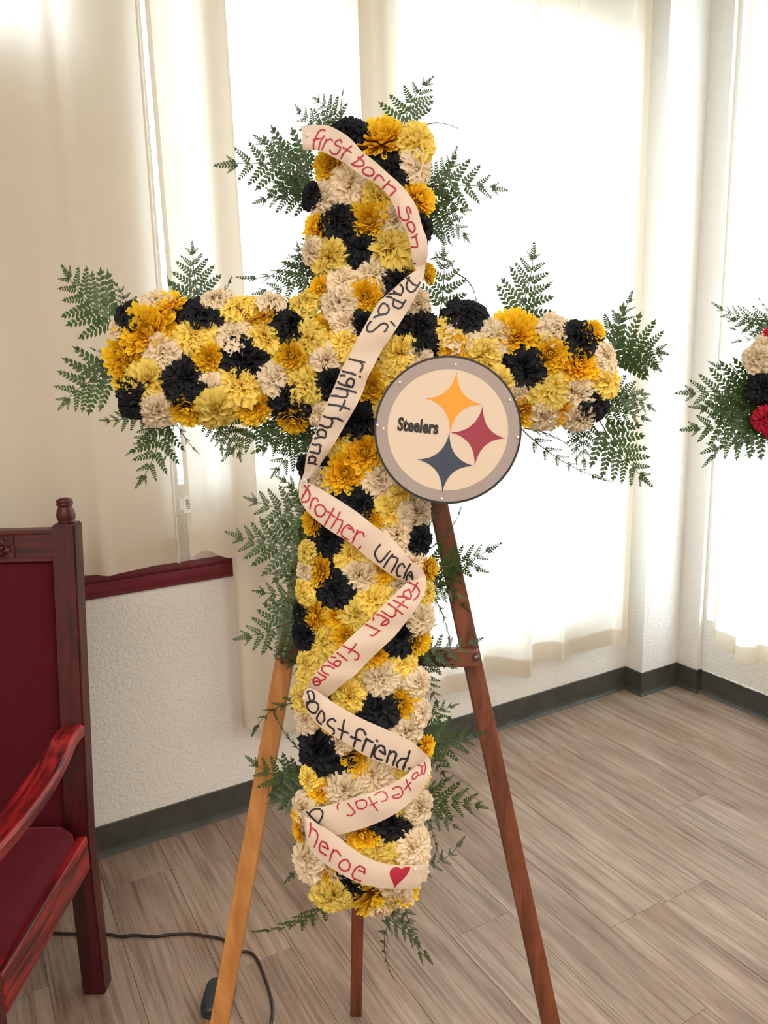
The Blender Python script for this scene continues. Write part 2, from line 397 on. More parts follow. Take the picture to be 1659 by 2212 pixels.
# ceiling lamp housings (out of frame)
for s, t in LAMPS:
    bm = bmesh.new(); box(bm, s - .6, s + .6, t - .3, t + .3, ZC - .045, ZC, W); bmesh.ops.recalc_face_normals(bm, faces=bm.faces)
    bmobj('lamp_housing', bm, MAT['white_frame'], ceiling)

# ================================================================== CURTAINS
def curtain(path, z0, z1, name, label, fn, hem=0.075, parent=None, wob=0.012, seed=1, side=(True, True), zfun=None):
    """path: (u, d) stations of the cloth in plan (u along wall, d off the wall); hung from the ceiling track"""
    rg = random.Random(seed)
    P = crom([V((a, b, 0)) for a, b in path], 5)
    zs = [z1 - (z1 - z0) * (i / 26) for i in range(27)]
    ph = [rg.uniform(0, 6.28) for _ in range(4)]
    vs, fs = [], []
    n = len(P)
    for j, z in enumerate(zs):
        q = j / 26
        for i, p in enumerate(P):
            u = p.x + 0.006 * math.sin(2.2 * q + ph[0] + p.x * 3); d = p.y + wob * q * math.sin(p.x * 17 + ph[1] + q * 1.2) * 0.7
            zz = z if j < 26 else z
            zz += (zfun(i / (n - 1)) if zfun else 0) * q
            vs.append(fn(u, max(d, 0.03), zz))
    for j in range(26):
        for i in range(n - 1):
            a = j * n + i; fs.append((a, a + 1, a + 1 + n, a + n))
    root = mesh(name, vs, fs, MAT['curtain'], parent, True)
    tag(root, label, 'curtain')
    # bottom hem: second layer of cloth folded up behind, joined as one part
    hv, hf = [], []
    def at(i, q):
        i = max(0, min(n - 1, i)); p = P[i]; z = z1 + (z0 - z1) * q
        u = p.x + 0.006 * math.sin(2.2 * q + ph[0] + p.x * 3); d = p.y + wob * q * math.sin(p.x * 17 + ph[1] + q * 1.2) * 0.7
        return u, max(d, 0.03), z + (zfun(i / (n - 1)) if zfun else 0) * q
    H = z1 - z0
    for i in range(n):
        for q in (1.0, 1 - hem * 0.5 / H, 1 - hem / H):
            u, d, z = at(i, q); hv.append(fn(u, d - 0.003, z))
    for i in range(n - 1):
        for k in range(2):
            a = 3 * i + k; hf.append((a, a + 1, a + 4, a + 3))
    mesh('hem', hv, hf, MAT['hem'], root, True)
    # side hems
    for flag, rngi in ((side[0], range(0, 4)), (side[1], range(n - 4, n))):
        if not flag: continue
        sv, sf = [], []; r = list(rngi)
        for j in range(27):
            for i in r:
                u, d, z = at(i, j / 26 * 0.985); sv.append(fn(u, d - 0.0035, z))
        for j in range(26):
            for i in range(len(r) - 1):
                a = j * len(r) + i; sf.append((a, a + 1, a + 1 + len(r), a + len(r)))
        mesh('side_hem', sv, sf, MAT['hem'], root, True)
    return root
ZT = ZC - 0.002
def wave(u0, u1, amp, per, base, ph=0.0, n=None):
    n = n or max(4, int((u1 - u0) / per * 6)); return [(u0 + (u1 - u0) * i / n, base + amp * math.sin(2 * math.pi * (u0 + (u1 - u0) * i / n) / per + ph)) for i in range(n + 1)]
curtain(wave(-1.5, 0.06, 0.014, 0.23, 0.065, 0.6) + [(0.085, .085), (0.105, .08), (.13, .066), (.2, .058), (.255, .066), (.282, .09), (.292, .105)], 0.885, ZT,
        'curtain', 'broad beige short curtain at far left behind the chair', fl, seed=3, side=(False, True), zfun=lambda q: 0.006 * math.sin(q * 40))
cb = curtain([(.312, .114), (.338, .105), (.365, .095), (.39, .075), (.42, .066), (.45, .072), (.47, .08), (.495, .085), (.515, .09), (.526, .085)], 0.895, ZT,
        'curtain', 'narrow short curtain with white care tag above the burgundy rail', fl, seed=5, side=(True, True), zfun=lambda q: 0.02 * math.sin(q * 9))
curtain([(.525, .044), (.50, .040), (.47, .044), (.460, .052), (.47, .062), (.50, .058), (.53, .06), (.58, .075), (.66, .06), (.74, .075), (.82, .062), (.88, .07), (.905, .078), (.94, .085), (.98, .09), (1.012, .075)], 0.29, ZT,
        'curtain', 'long white curtain behind the left easel leg', fl, seed=8, side=(True, True), zfun=lambda q: 0.03 * math.sin(q * 8))
curtain([(1.0, .118), (.97, .112), (.93, .116), (.905, .122), (.903, .130), (.93, .136), (.96, .13), (.99, .134), (1.02, .11), (1.08, .08), (1.15, .105), (1.22, .07), (1.30, .11), (1.34, .12), (1.352, .09), (1.40, .07), (1.47, .085), (1.53, .115), (1.565, .128), (1.57, .085), (1.62, .07), (1.70, .09), (1.745, .115), (1.755, .08), (1.82, .065), (1.90, .085), (1.96, .11), (2.0, .12), (2.01, .095), (2.05, .09), (2.10, .105)], 0.268, ZT,
        'curtain', 'long bright white curtain at right, hem beside the wall pilaster', fl, seed=12, side=(True, True), zfun=lambda q: 0.018 * math.sin(q * 30))
curtain([(.30, .085), (.34, .10), (.40, .095), (.43, .085), (.435, .115), (.47, .12), (.52, .115), (.53, .085), (.60, .075)] + wave(.66, 1.95, .025, .17, .095, 1.0), 0.255, ZT,
        'curtain', 'white curtain on the right-hand wall at the photo edge', fr, seed=20, side=(True, False), zfun=lambda q: 0.012 * math.sin(q * 60))
# care tag with number
tb = lambda u, d, z: W(u, d, z)
def font_mesh(name, body, mat, size, fn, parent, bold=0.0, sx=1.0, depth_=0.0003):
    cu = bpy.data.curves.new(name, 'FONT'); cu.body = body; cu.size = size; cu.offset = bold; cu.extrude = depth_
    cu.align_x = 'LEFT'; cu.align_y = 'BOTTOM_BASELINE'; cu.resolution_u = 3
    to = bpy.data.objects.new(name, cu); C.objects.link(to)
    bpy.context.view_layer.update()
    me = bpy.data.meshes.new_from_object(to.evaluated_get(bpy.context.evaluated_depsgraph_get()))
    bpy.data.objects.remove(to); bpy.data.curves.remove(cu)
    x0 = min(v.co.x for v in me.vertices); 
    for v in me.vertices: v.co = fn((v.co.x - x0) * sx, v.co.y, v.co.z)
    me.materials.clear(); me.materials.append(mat); me.update()
    return link(name, me, parent)
def flat_card(name, pts, nrm, th, mat, parent, label=None):
    bm = bmesh.new(); loft(bm, [[V(p) for p in pts], [V(p) + nrm * th for p in pts]]); bmesh.ops.recalc_face_normals(bm, faces=bm.faces)
    return bmobj(name, bm, mat, parent, False, label)
tp = lambda x, y, t=0.128: on(x, y, W(0, t, 0), DT)
ct = flat_card('care_tag', [tp(396, 1071), tp(411, 1069), tp(413, 1106), tp(398, 1109)], DT, 0.0006, MAT['tag'], cb, 'white printed care tag')
flat_card('care_tag', [tp(388, 1078, .126), tp(397, 1077, .126), tp(398, 1100, .126), tp(389, 1101, .126)], DT, 0.0006, MAT['tag'], cb)
_o, _ax, _ay = tp(401, 1079, .1294), (tp(403, 1105, .1294) - tp(401, 1079, .1294)), (tp(409.5, 1078.4, .1294) - tp(401, 1079, .1294))
_t = font_mesh('lettering', '60011', MAT['print_black'], 1.0, lambda x, y, z: _o + _ax * (x / 2.95) + _ay * (y / 0.72) + DT * 0.0004, ct, 0.0, 1.0, 0.0)

# ================================================================== ARMCHAIR
CX0, CX1 = -1.300, -0.683
chair = empty('armchair', V((-0.99, 1.40, 0)), 'tall dark red wooden armchair with burgundy padded back and seat', 'chair')
def post(x0, x1, name='back_post'):
    bm = bmesh.new(); rings = []
    for z, y in [(0, 1.547), (0.20, 1.547), (0.40, 1.549), (0.62, 1.585), (0.92, 1.632), (1.105, 1.660)]:
        rings.append([(x0, y, z), (x1, y, z), (x1, y + .046, z), (x0, y + .046, z)])
    loft(bm, rings); bmesh.ops.recalc_face_normals(bm, faces=bm.faces)
    bmesh.ops.bevel(bm, geom=[e for e in bm.edges if e.calc_face_angle(0) > 0.8], offset=.004, segments=2, affect='EDGES')
    p = bmobj(name, bm, MAT['mahogany'], chair)
    prof = [(.0, 0), (.0185, 0), (.0165, .003), (.0195, .010), (.0205, .018), (.0185, .028), (.0148, .036), (.0140, .039), (.0175, .041), (.0185, .044), (.0150, .0455), (.0180, .048), (.0170, .052), (.0105, .056), (0.0001, .0575)]
    bm = bmesh.new(); cx, cy = (x0 + x1) / 2, 1.660 + .023
    loft(bm, [[(cx + r * math.cos(a * math.pi / 10), cy + r * math.sin(a * math.pi / 10), 1.105 + h) for a in range(20)] for r, h in prof])
    bmesh.ops.recalc_face_normals(bm, faces=bm.faces)
    bmobj('finial', bm, MAT['mahogany'], p, True, 'turned urn finial')
post(CX1 - .053, CX1); post(CX0, CX0 + .053)
def rbox(name, mat, parent, r, *a, fn=None, label=None, smooth=False, seg=2):
    bm = bmesh.new(); box(bm, *a, fn=fn); bevel(bm, r, seg); return bmobj(name, bm, mat, parent, smooth, label)
bx0, bx1 = CX0 + .053, CX1 - .053
lean = lambda x, y, z: V((x, y + (z - 0.40) * 0.1585 if z > .4 else y, z))
tr_ = rbox('top_rail', MAT['mahogany_x'], chair, .003, bx0, bx1, 1.556, 1.584, 1.028, 1.092, fn=lean)
rbox('rail_cap', MAT['mahogany_x'], tr_, .003, bx0, bx1, 1.553, 1.588, 1.084, 1.094, fn=lean)
rbox('rail_bead', MAT['mahogany_x'], tr_, .0025, bx0, bx1, 1.552, 1.580, 1.024, 1.034, fn=lean)
for cx in (-0.847, -1.136):
    bm = bmesh.new(); yz = lambda x, y, z: lean(x, 1.5545 - y, z)
    box(bm, cx - .0255, cx + .0255, -.002, .002, 1.0345, 1.082, yz)
    for k in range(12):
        a = k * math.pi / 6; L = .021 if k % 2 else .017
        ca, sa = math.cos(a), math.sin(a)
        P_ = [(.004, 0, .004), (.4 * L, .005, .0072), (L, .0045, .005), (L * 1.06, 0, .0025), (L, -.0045, .005), (.4 * L, -.005, .0072)]
        vv = [bm.verts.new(yz(cx + u * ca - v_ * sa, h, 1.0582 + (u * sa + v_ * ca) * .95)) for u, v_, h in P_]
        cc = bm.verts.new(yz(cx + .6 * L * ca, .0090, 1.0582 + .6 * L * sa * .95))
        for i in range(6): bm.faces.new((vv[i], vv[(i + 1) % 6], cc))
    r = .0055
    loft(bm, [[yz(cx + r * q * math.cos(k * math.pi / 5), .003 + h, 1.0582 + r * q * math.sin(k * math.pi / 5)) for k in range(10)] for q, h in ((1, 0), (1, .004), (.6, .0065), (.01, .0072))])
    bmesh.ops.recalc_face_normals(bm, faces=bm.faces); bmobj('rosette', bm, MAT['mahogany'], tr_, False, 'carved flower rosette')
# padded back panel
bm = bmesh.new(); rings = []
def pad_ring(x0, x1, z0, z1, off):
    pts = []; N = 8; rr = .02
    for cx, cz, a0 in ((x1 - rr, z1 - rr, 0), (x0 + rr, z1 - rr, 90), (x0 + rr, z0 + rr, 180), (x1 - rr, z0 + rr, 270)):
        for i in range(N + 1):
            a = math.radians(a0 + 90 * i / N); pts.append(lean(cx + rr * math.cos(a), 1.560 - off, cz + rr * math.sin(a)))
    return pts
loft(bm, [pad_ring(bx0, bx1, .40, 1.024, -.02), pad_ring(bx0 + .001, bx1 - .001, .41, 1.023, -.004), pad_ring(bx0 + .008, bx1 - .008, .42, 1.017, .006), pad_ring(bx0 + .03, bx1 - .03, .445, .995, .014), pad_ring(bx0 + .09, bx1 - .09, .50, .94, .020)])
bmesh.ops.recalc_face_normals(bm, faces=bm.faces); bmobj('back_pad', bm, MAT['fabric'], chair, True, 'burgundy woven back pad')
rbox('back_board', MAT['mahogany'], chair, .002, bx0, bx1, 1.579, 1.590, .38, 1.028, fn=lean)
# seat
bm = bmesh.new()
def seat_ring(ins, z, rr=.035):
    x0, x1, y0, y1 = CX0 + .018 + ins, CX1 - .018 - ins, 1.135 + ins, 1.548 - ins; pts = []
    for cx, cy, a0 in ((x1 - rr, y1 - rr, 0), (x0 + rr, y1 - rr, 90), (x0 + rr, y0 + rr, 180), (x1 - rr, y0 + rr, 270)):
        for i in range(7):
            a = math.radians(a0 + 15 * i); pts.append(V((cx + rr * math.cos(a), cy + rr * math.sin(a), z)))
    return pts
loft(bm, [seat_ring(.004, .395), seat_ring(.0, .41), seat_ring(.001, .43), seat_ring(.010, .447), seat_ring(.035, .460), seat_ring(.09, .470), seat_ring(.15, .473)])
bmesh.ops.recalc_face_normals(bm, faces=bm.faces); bmobj('seat_cushion', bm, MAT['fabric'], chair, True, 'burgundy woven seat cushion')
for x0, x1 in ((CX1 - .024, CX1), (CX0, CX0 + .024)):
    rbox('side_rail', MAT['mahogany_y'], chair, .005, x0, x1, 1.15, 1.549, .335, .417, seg=3)
rbox('front_rail', MAT['mahogany_x'], chair, .004, CX0 + .05, CX1 - .05, 1.105, 1.130, .335, .417)
rbox('back_rail', MAT['mahogany_x'], chair, .004, bx0, bx1, 1.555, 1.580, .335, .40)
for x0, x1 in ((CX1 - .05, CX1), (CX0, CX0 + .05)):
    rbox('front_leg', MAT['mahogany'], chair, .004, x0, x1, 1.100, 1.150, 0.0, .612)
    # curved arm
    bm = bmesh.new(); rings = []
    sgn = 1 if x1 == CX1 else -1; xo = x1 if sgn == 1 else x0
    for y, zt, wi in crom([(1.592, .664, .046), (1.545, .664, .050), (1.50, .648, .056), (1.44, .633, .060), (1.37, .626, .062), (1.28, .627, .062), (1.19, .634, .061), (1.11, .642, .058), (1.06, .640, .05)], 3):
        a, b = xo, xo - sgn * wi; th = .026
        rings.append([(a, y, zt - th), (a + sgn * .002, y, zt - .006), (a - sgn * .004, y, zt), (b + sgn * .006, y, zt), (b, y, zt - .005), (b, y, zt - th)])
    loft(bm, rings); bmesh.ops.recalc_face_normals(bm, faces=bm.faces); bmobj('armrest', bm, MAT['mahogany_y'], chair, False, 'curved streaked armrest')

# ================================================================== CABLE AND ADAPTER
pts = [(-60, 1980), (40, 2003), (118, 2015), (175, 2017), (232, 2018), (262, 2023), (290, 2020), (330, 2023), (370, 2019), (405, 2017), (440, 2021), (480, 2029), (496, 2046), (492, 2075), (480, 2118)]
p1 = [zp(x, y, .004) for x, y in pts]
pts = [(492, 2120), (497, 2085), (506, 2063), (523, 2056), (542, 2059), (557, 2075), (572, 2113), (585, 2154), (589, 2184), (585, 2212), (572, 2260), (540, 2330), (480, 2400)]
p2 = [zp(x, y, .004) for x, y in pts]
adp = empty('power_adapter', zp(473, 2180), 'black rounded power adapter on the floor behind left easel leg', 'adapter')
bm = bmesh.new(); c0 = zp(473, 2166, 0); rings = []
def rr_ring(hx, hy, r, z):
    out = []
    for cx, cy, a0 in ((hx - r, hy - r, 0), (-hx + r, hy - r, 90), (-hx + r, -hy + r, 180), (hx - r, -hy + r, 270)):
        for i in range(6):
            a = math.radians(a0 + 18 * i); out.append(c0 + V((cx + r * math.cos(a), cy + r * math.sin(a), z)))
    return out
loft(bm, [rr_ring(.030, .045, .018, .0), rr_ring(.034, .049, .021, .004), rr_ring(.0345, .0495, .021, .012), rr_ring(.0325, .0475, .02, .0125), rr_ring(.0345, .0495, .021, .0132), rr_ring(.034, .049, .021, .022), rr_ring(.030, .045, .018, .028), rr_ring(.022, .037, .012, .030)])
bmesh.ops.recalc_face_normals(bm, faces=bm.faces); bmobj('case', bm, MAT['plastic'], adp, True)
bm = bmesh.new(); e0 = c0 + V((-.004, .047, .014)); tube(bm, [e0, e0 + V((0, .012, -.002)), e0 + V((0, .022, -.006))], [.006, .005, .004], 8); bmobj('strain_relief', bm, MAT['plastic'], adp, True)
cord = empty('extension_cord', zp(330, 2023), 'thin dark power cord snaking over the floor from under the armchair', 'cord')
bm = bmesh.new(); tube(bm, crom(p1, 4), .0036, 6); bmobj('cable', bm, MAT['cable'], cord, True)
bm = bmesh.new(); tube(bm, crom(p2, 4), .0036, 6); bmobj('cable', bm, MAT['cable'], cord, True, 'cable loop right of the easel leg')

# ================================================================== EASEL
NC = V((0, -1, 0.15)).normalized(); PC = V((0, 1.0, 0))
AX = V((1, 0, 0)); AU = NC.cross(AX); AU = AU if AU.z > 0 else -AU
def cp(x, y, n=0.0): return on(x, y, PC + NC * n, NC)
easel = empty('easel', V((0, 1.2, 0)), 'wooden tripod easel carrying the yellow and black flower cross', 'easel')
def leg_bar(name, a, b, w0, th, mat, nrm, n0, label=None):
    """rectangular bar from a to b; wide axis across, thickness along nrm"""
    d = (b - a).normalized(); c = d.cross(nrm).normalized(); bm = bmesh.new()
    box(bm, -w0 / 2, w0 / 2, -th / 2, th / 2, 0, (b - a).length, lambda x, y, z: a + c * x + nrm * y + d * z); bevel(bm, .0025, 2)
    return bmobj(name, bm, mat, easel, False, label)
nl = -0.036
def to_ground(a, b, z=0.012):
    return a + (b - a) * ((a.z - z) / (a.z - b.z))
rA, rB = cp(951, 1110, nl), cp(1190, 2212, nl)
lA, lB = cp(615, 1430, nl), cp(474, 2212, nl)
rg_, lg_ = to_ground(rA, rB), to_ground(lA, lB)
def up_to(a, b, z): return b + (a - b) * ((z - b.z) / (a.z - b.z))
leg_bar('leg', rg_, up_to(rA, rB, 1.745), .030, .026, MAT['easel_brown'], NC, 0)
leg_bar('leg', lg_, up_to(lA, lB, 1.715) + NC * -.0, .030, .026, MAT['easel_brown_lit'], NC, 0, 'left leg, red-brown wood coloured as lit')
ra = V((-0.008, 1.322, 1.73)); rb = V((-0.092, 1.466, .012))
leg_bar('leg', rb, ra, .026, .022, MAT['easel_brown'], V((0, -1, -.06)).normalized(), 0)
b0, b1 = cp(606, 1413, -.012), cp(1034, 1420, -.012)
ax_ = (b1 - b0).normalized(); bm = bmesh.new()
box(bm, 0, (b1 - b0).length, -.0145, .0145, -.010, .010, lambda x, y, z: b0 + ax_ * x + AU * y + NC * z); bevel(bm, .003, 2)
bar = bmobj('crossbar', bm, MAT['easel_brown'], easel)
for q in (cp(1028, 1420, -.002), cp(613, 1415, -.002)):
    bm = bmesh.new(); loft(bm, [[q + AX * (r * math.cos(k * math.pi / 6)) + AU * (r * math.sin(k * math.pi / 6)) + NC * h for k in range(12)] for r, h in ((.0055, -.001), (.0055, .002), (.0035, .0042), (.0001, .005))])
    bmesh.ops.recalc_face_normals(bm, faces=bm.faces); bmobj('bolt', bm, MAT['bolt'], bar, True)

# ================================================================== FLOWER MESHES
def set_attr(me, vals):
    at = me.attributes.new('petal_v', 'FLOAT', 'POINT'); at.data.foreach_set('value', vals)
def carnation_mesh(seed):
    rg = random.Random(seed); vs, fs, av = [], [], []
    for n, el, L, off in [(8, -4, 1.0, 0), (9, 12, .98, 0), (10, 26, .92, .06), (10, 40, .84, .12), (10, 52, .76, .20), (10, 64, .68, .26), (9, 76, .62, .22), (5, 86, .60, .10)]:
        a0 = rg.uniform(0, 6.28)
        for k in range(n):
            wild = off > 0
            az = a0 + 2 * math.pi * k / n + rg.uniform(-.3, .3); e0 = math.radians(el + (rg.uniform(-16, 14) if wild else rg.uniform(-8, 8))); L_ = L * rg.uniform(.84, 1.08)
            oa, ob = az + rg.uniform(-1.0, 1.0), off * rg.uniform(.4, 1.15)
            ox, oy = ob * math.cos(oa), ob * math.sin(oa); tw = az + (rg.uniform(-.7, .7) if wild else 0)
            sp = rg.uniform(.42, .62); p1, p2, p3 = rg.uniform(0, 6), rg.uniform(0, 6), rg.uniform(0, 6); A = rg.uniform(.12, .19) * (1.25 if wild else .8); f = rg.uniform(5.0, 8.0)
            NU, NV = 13, 6; b = len(vs); cv = rg.uniform(10, 40)
            for j in range(NV):
                v = .10 + .90 * (j / (NV - 1)) ** .8
                for i in range(NU):
                    u = -1 + 2 * i / (NU - 1)
                    an = u * sp * (.35 + .75 * v)
                    r = L_ * v * (1 + (.04 * math.sin(13 * u + p2) + rg.uniform(-.035, .035)) * v ** 3 - .10 * u * u * v)
                    e = e0 + math.radians(18) * (1 - v) - math.radians(cv) * v ** 4
                    x, y = r * math.cos(an), r * math.sin(an)
                    z = A * v ** 2.5 * math.sin(f * u + p1) + .05 * v ** 3 * math.sin(2.1 * f * u + p3)
                    X, Z = x * math.cos(e) - z * math.sin(e), x * math.sin(e) + z * math.cos(e)
                    vs.append((ox + X * math.cos(tw) - y * math.sin(tw), oy + X * math.sin(tw) + y * math.cos(tw), Z * .86)); av.append(v)
            for j in range(NV - 1):
                for i in range(NU - 1):
                    q = b + j * NU + i; fs.append((q, q + 1, q + 1 + NU, q + NU))
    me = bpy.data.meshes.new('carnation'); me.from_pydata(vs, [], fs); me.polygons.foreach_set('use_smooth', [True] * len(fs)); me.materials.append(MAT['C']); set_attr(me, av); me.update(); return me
def mum_mesh(seed):
    rg = random.Random(seed); vs, fs, av = [], [], []
    for n, el, L in [(22, -6, 1.0), (23, 8, .98), (23, 21, .94), (21, 33, .87), (19, 44, .78), (17, 54, .67), (14, 64, .55), (10, 73, .43), (7, 81, .33)]:
        a0 = rg.uniform(0, 6.28)
        for k in range(n):
            az = a0 + 2 * math.pi * k / n + rg.uniform(-.12, .12); e0 = math.radians(el + rg.uniform(-7, 7)); L_ = L * rg.uniform(.84, 1.07); wd = rg.uniform(.085, .12) * (.55 + .45 * L); b = len(vs)
            curl = rg.uniform(14, 46)
            for v in (.08, .32, .56, .78, .93, 1.0):
                hw = wd * (math.sin(min(1, v * 1.15) * math.pi * .5) ** .7) * (1 if v < .8 else (.84 if v < .95 else .22))
                e = e0 + math.radians(12) * (1 - v) + math.radians(curl) * v * v * .6
                for u in (-1, 0, 1):
                    x, y, z = L_ * v, hw * u, (.55 * hw * abs(u))
                    X, Z = x * math.cos(e) - z * math.sin(e), x * math.sin(e) + z * math.cos(e)
                    vs.append((X * math.cos(az) - y * math.sin(az), X * math.sin(az) + y * math.cos(az), Z * .9)); av.append(v if u else v - .12)
            for j in range(5):
                for i in range(2):
                    q = b + 3 * j + i; fs.append((q, q + 1, q + 4, q + 3))
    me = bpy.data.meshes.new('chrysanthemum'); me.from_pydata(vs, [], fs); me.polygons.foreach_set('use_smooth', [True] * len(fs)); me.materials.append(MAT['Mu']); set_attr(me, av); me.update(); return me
CARN = [carnation_mesh(i) for i in range(5)]
MUMS = [mum_mesh(40 + i) for i in range(4)]
bm = bmesh.new(); loft(bm, [[(r * math.cos(k * math.pi / 5), r * math.sin(k * math.pi / 5), h) for k in range(10)] for r, h in ((.16, .16), (.17, .26), (.12, .34), (.01, .37))]); bmesh.ops.recalc_face_normals(bm, faces=bm.faces)
MID = bpy.data.meshes.new('flower_center'); bm.to_mesh(MID); bm.free(); MID.materials.append(MAT['mid'])
def put(name, me, M4, parent, label=None):
    o = bpy.data.objects.new(name, me); C.objects.link(o); o.parent = parent
    o.matrix_parent_inverse = Matrix.Translation(-parent.location) if parent.type == 'EMPTY' else Matrix()
    o.matrix_basis = M4
    if label: o['label'] = label
    return o
def frame(p, z, spin, s, sz=1.0):
    z = z.normalized(); x = V((0, 0, 1)).cross(z); x = x.normalized() if x.length > .01 else V((1, 0, 0)); y = z.cross(x)
    x2 = x * math.cos(spin) + y * math.sin(spin); y2 = z.cross(x2); z = z * sz
    return Matrix(((x2.x * s, y2.x * s, z.x * s, p.x), (x2.y * s, y2.y * s, z.y * s, p.y), (x2.z * s, y2.z * s, z.z * s, p.z), (0, 0, 0, 1)))
LAB = {'C': 'cream white carnation', 'Y': 'pale yellow carnation', 'K': 'carnation dyed black', 'R': 'crimson carnation', 'M': 'golden yellow chrysanthemum'}
def flower(kind, p, z, size, parent, rg):
    if kind == 'M':
        o = put('chrysanthemum', rg.choice(MUMS), frame(p, z, rg.uniform(0, 6.28), size, rg.uniform(.75, .95)), parent, LAB['M'])
        c = bpy.data.objects.new('flower_center', MID); C.objects.link(c); c.parent = o
    else:
        o = put('carnation', rg.choice(CARN), frame(p, z, rg.uniform(0, 6.28), size, rg.uniform(.75, 1.0)), parent, LAB[kind])
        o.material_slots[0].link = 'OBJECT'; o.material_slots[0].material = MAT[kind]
    return o

# ================================================================== FLOWER CROSS
def sdf(x, y):
    xc = 797 - .0095 * (y - 290); yc = 775 + .0225 * (x - 230)
    return max(min(150 - abs(x - xc), y - 232, 1995 - y), min(147 - abs(y - yc), x - 218, 1348 - x))
FL = """K754,275,40 M824,292,54 Y901,312,44 K847,368,40 C905,362,40 M910,428,40 M717,358,42 C693,428,37 C757,400,42 Y817,425,38 K727,475,41 M796,474,46
K775,537,43 M681,490,32 C668,540,30 Y710,560,48 Y845,535,50 C855,475,38 C742,605,35 C808,590,40 M880,575,32 K862,602,38 K920,495,32 M925,590,24 K665,420,28 M788,640,36 C727,650,42 M687,620,24
K287,675,37 C341,640,36 M355,655,44 K432,668,50 C464,640,32 Y516,657,42 M558,675,38 C586,647,34 Y652,647,40 K631,692,48 M317,713,64 M257,766,46 C350,762,41 Y416,724,44 C502,717,45 Y572,724,42
K390,818,52 M450,773,34 K523,776,54 M628,769,38 Y663,731,44 C596,815,40 Y520,832,48 C453,843,40 Y320,829,50 M275,811,42 K271,839,38 K292,874,36 C341,895,40 M401,888,40 Y471,892,46 M544,881,42
K631,871,48 M631,912,34 Y663,829,44 C243,713,24 M700,704,36 C748,700,33 K786,700,30 Y745,742,40 C706,780,35 K716,828,36 K901,713,54 C907,656,36 K1006,669,46 Y965,710,34 C1003,720,48 C1074,726,40
M1112,713,54 Y866,764,42 M981,752,34 C905,770,30 Y1045,764,38 M805,838,46 Y844,809,38 K777,911,48 C684,892,28 Y725,947,36 M786,975,54 M745,1023,48 C693,1040,32 C824,1040,42 K783,1084,44 Y850,1097,40
K652,1010,24 K693,1010,22 Y850,900,46 C905,860,46 M950,940,46 Y880,1000,46 C960,840,44 C1040,850,44 Y1020,930,40 Y1080,830,40 M1060,900,40
C1202,705,41 K1256,732,47 M1285,715,26 C1316,771,36 M1190,765,44 K1133,798,48 M1253,786,48 Y1313,825,36 Y1187,835,44 C1244,850,40 K1289,871,38 Y1178,865,38 C1178,905,38 C1250,907,34 M1217,895,30 M1133,890,36 C1120,853,32
C908,1108,40 Y868,1067,30 C858,1154,38 K911,1171,34 M802,1125,28 M670,1130,30 K699,1171,42 Y757,1200,36 Y655,1193,28 M682,1231,36 C655,1232,24 C778,1243,38 M824,1231,34 K716,1272,44 Y810,1294,44 Y651,1282,32
M670,1330,38 K648,1371,34 K643,1323,22 Y769,1333,38 M725,1335,28 C899,1210,32 M930,1229,26 Y928,1282,28 C913,1338,38 C863,1265,30 K868,1376,42 M909,1383,30 Y694,1386,42 M750,1376,32 Y658,1434,32 M812,1410,34 Y877,1432,36
Y720,1450,40 Y760,1440,34
C821,1464,40 Y754,1506,40 M866,1526,44 K816,1534,46 C908,1478,32 C917,1540,30 Y650,1505,36 Y656,1464,30 M668,1540,30 C653,1557,30 C886,1580,38 C732,1602,34 K684,1624,48 K737,1641,36 M768,1641,40 M925,1613,24
M720,1560,34 Y664,1686,30 M687,1705,30 C805,1678,44 C743,1711,46 Y844,1661,36 C650,1748,36 M640,1765,20 M642,1798,22 K852,1784,46 C911,1745,36 Y915,1680,28 M782,1806,40 Y816,1837,40 C900,1829,44 Y847,1851,34 C659,1862,44
M695,1882,32 C723,1876,40 K760,1913,44 Y723,1941,46 M816,1949,54 C858,1949,34 M880,1927,30 C821,1975,26 C700,1800,40 C740,1780,40 Y790,1890,36 C850,1900,36 C905,1880,34 Y880,1740,32 C690,1840,34"""
cross = empty('floral_cross', V((0, 1.15, 0.5)), 'large standing cross of yellow, black and white flowers on the easel', 'flower cross')
# foam base
def cx_(x, y): return cp(x, y, .052)
out = [(712, 300), (880, 300), (876, 700), (1290, 708), (1290, 880), (872, 872), (862, 1925), (706, 1925), (714, 862), (285, 855), (285, 688), (716, 694)]
bm = bmesh.new(); top = [cx_(*q) for q in out]; loft(bm, [[p - NC * .050 for p in top], top]); bmesh.ops.recalc_face_normals(bm, faces=bm.faces)
foam = bmobj('foam_base', bm, MAT['calyx'], cross, False, 'dark green foam backing')
rgf = random.Random(11); FLW = []
for tok in FL.split():
    k = tok[0]; x, y, r = (float(v) for v in tok[1:].split(','))
    d = max(0.0, min(1.0, sdf(x, y) / 112)); e = 6
    g = V((sdf(x - e, y) - sdf(x + e, y), sdf(x, y - e) - sdf(x, y + e), 0))
    out3 = (AX * g.x - AU * g.y); out3 = out3.normalized() if out3.length > 1e-4 else V((0, 0, 0))
    th = math.radians(62) * (1 - d) ** 1.1
    n = .024 + .034 * math.sqrt(d)
    p = cp(x, y, n + .012); z = NC * math.cos(th) + out3 * math.sin(th)
    z = (z + V((rgf.uniform(-.16, .16), 0, rgf.uniform(-.16, .16)))).normalized()
    s = r * 1.20 * depth(p) / F
    p = p - z * (s * .28)
    o = flower(k, p, z, s, cross, rgf); FLW.append((k, x, y, r, o))

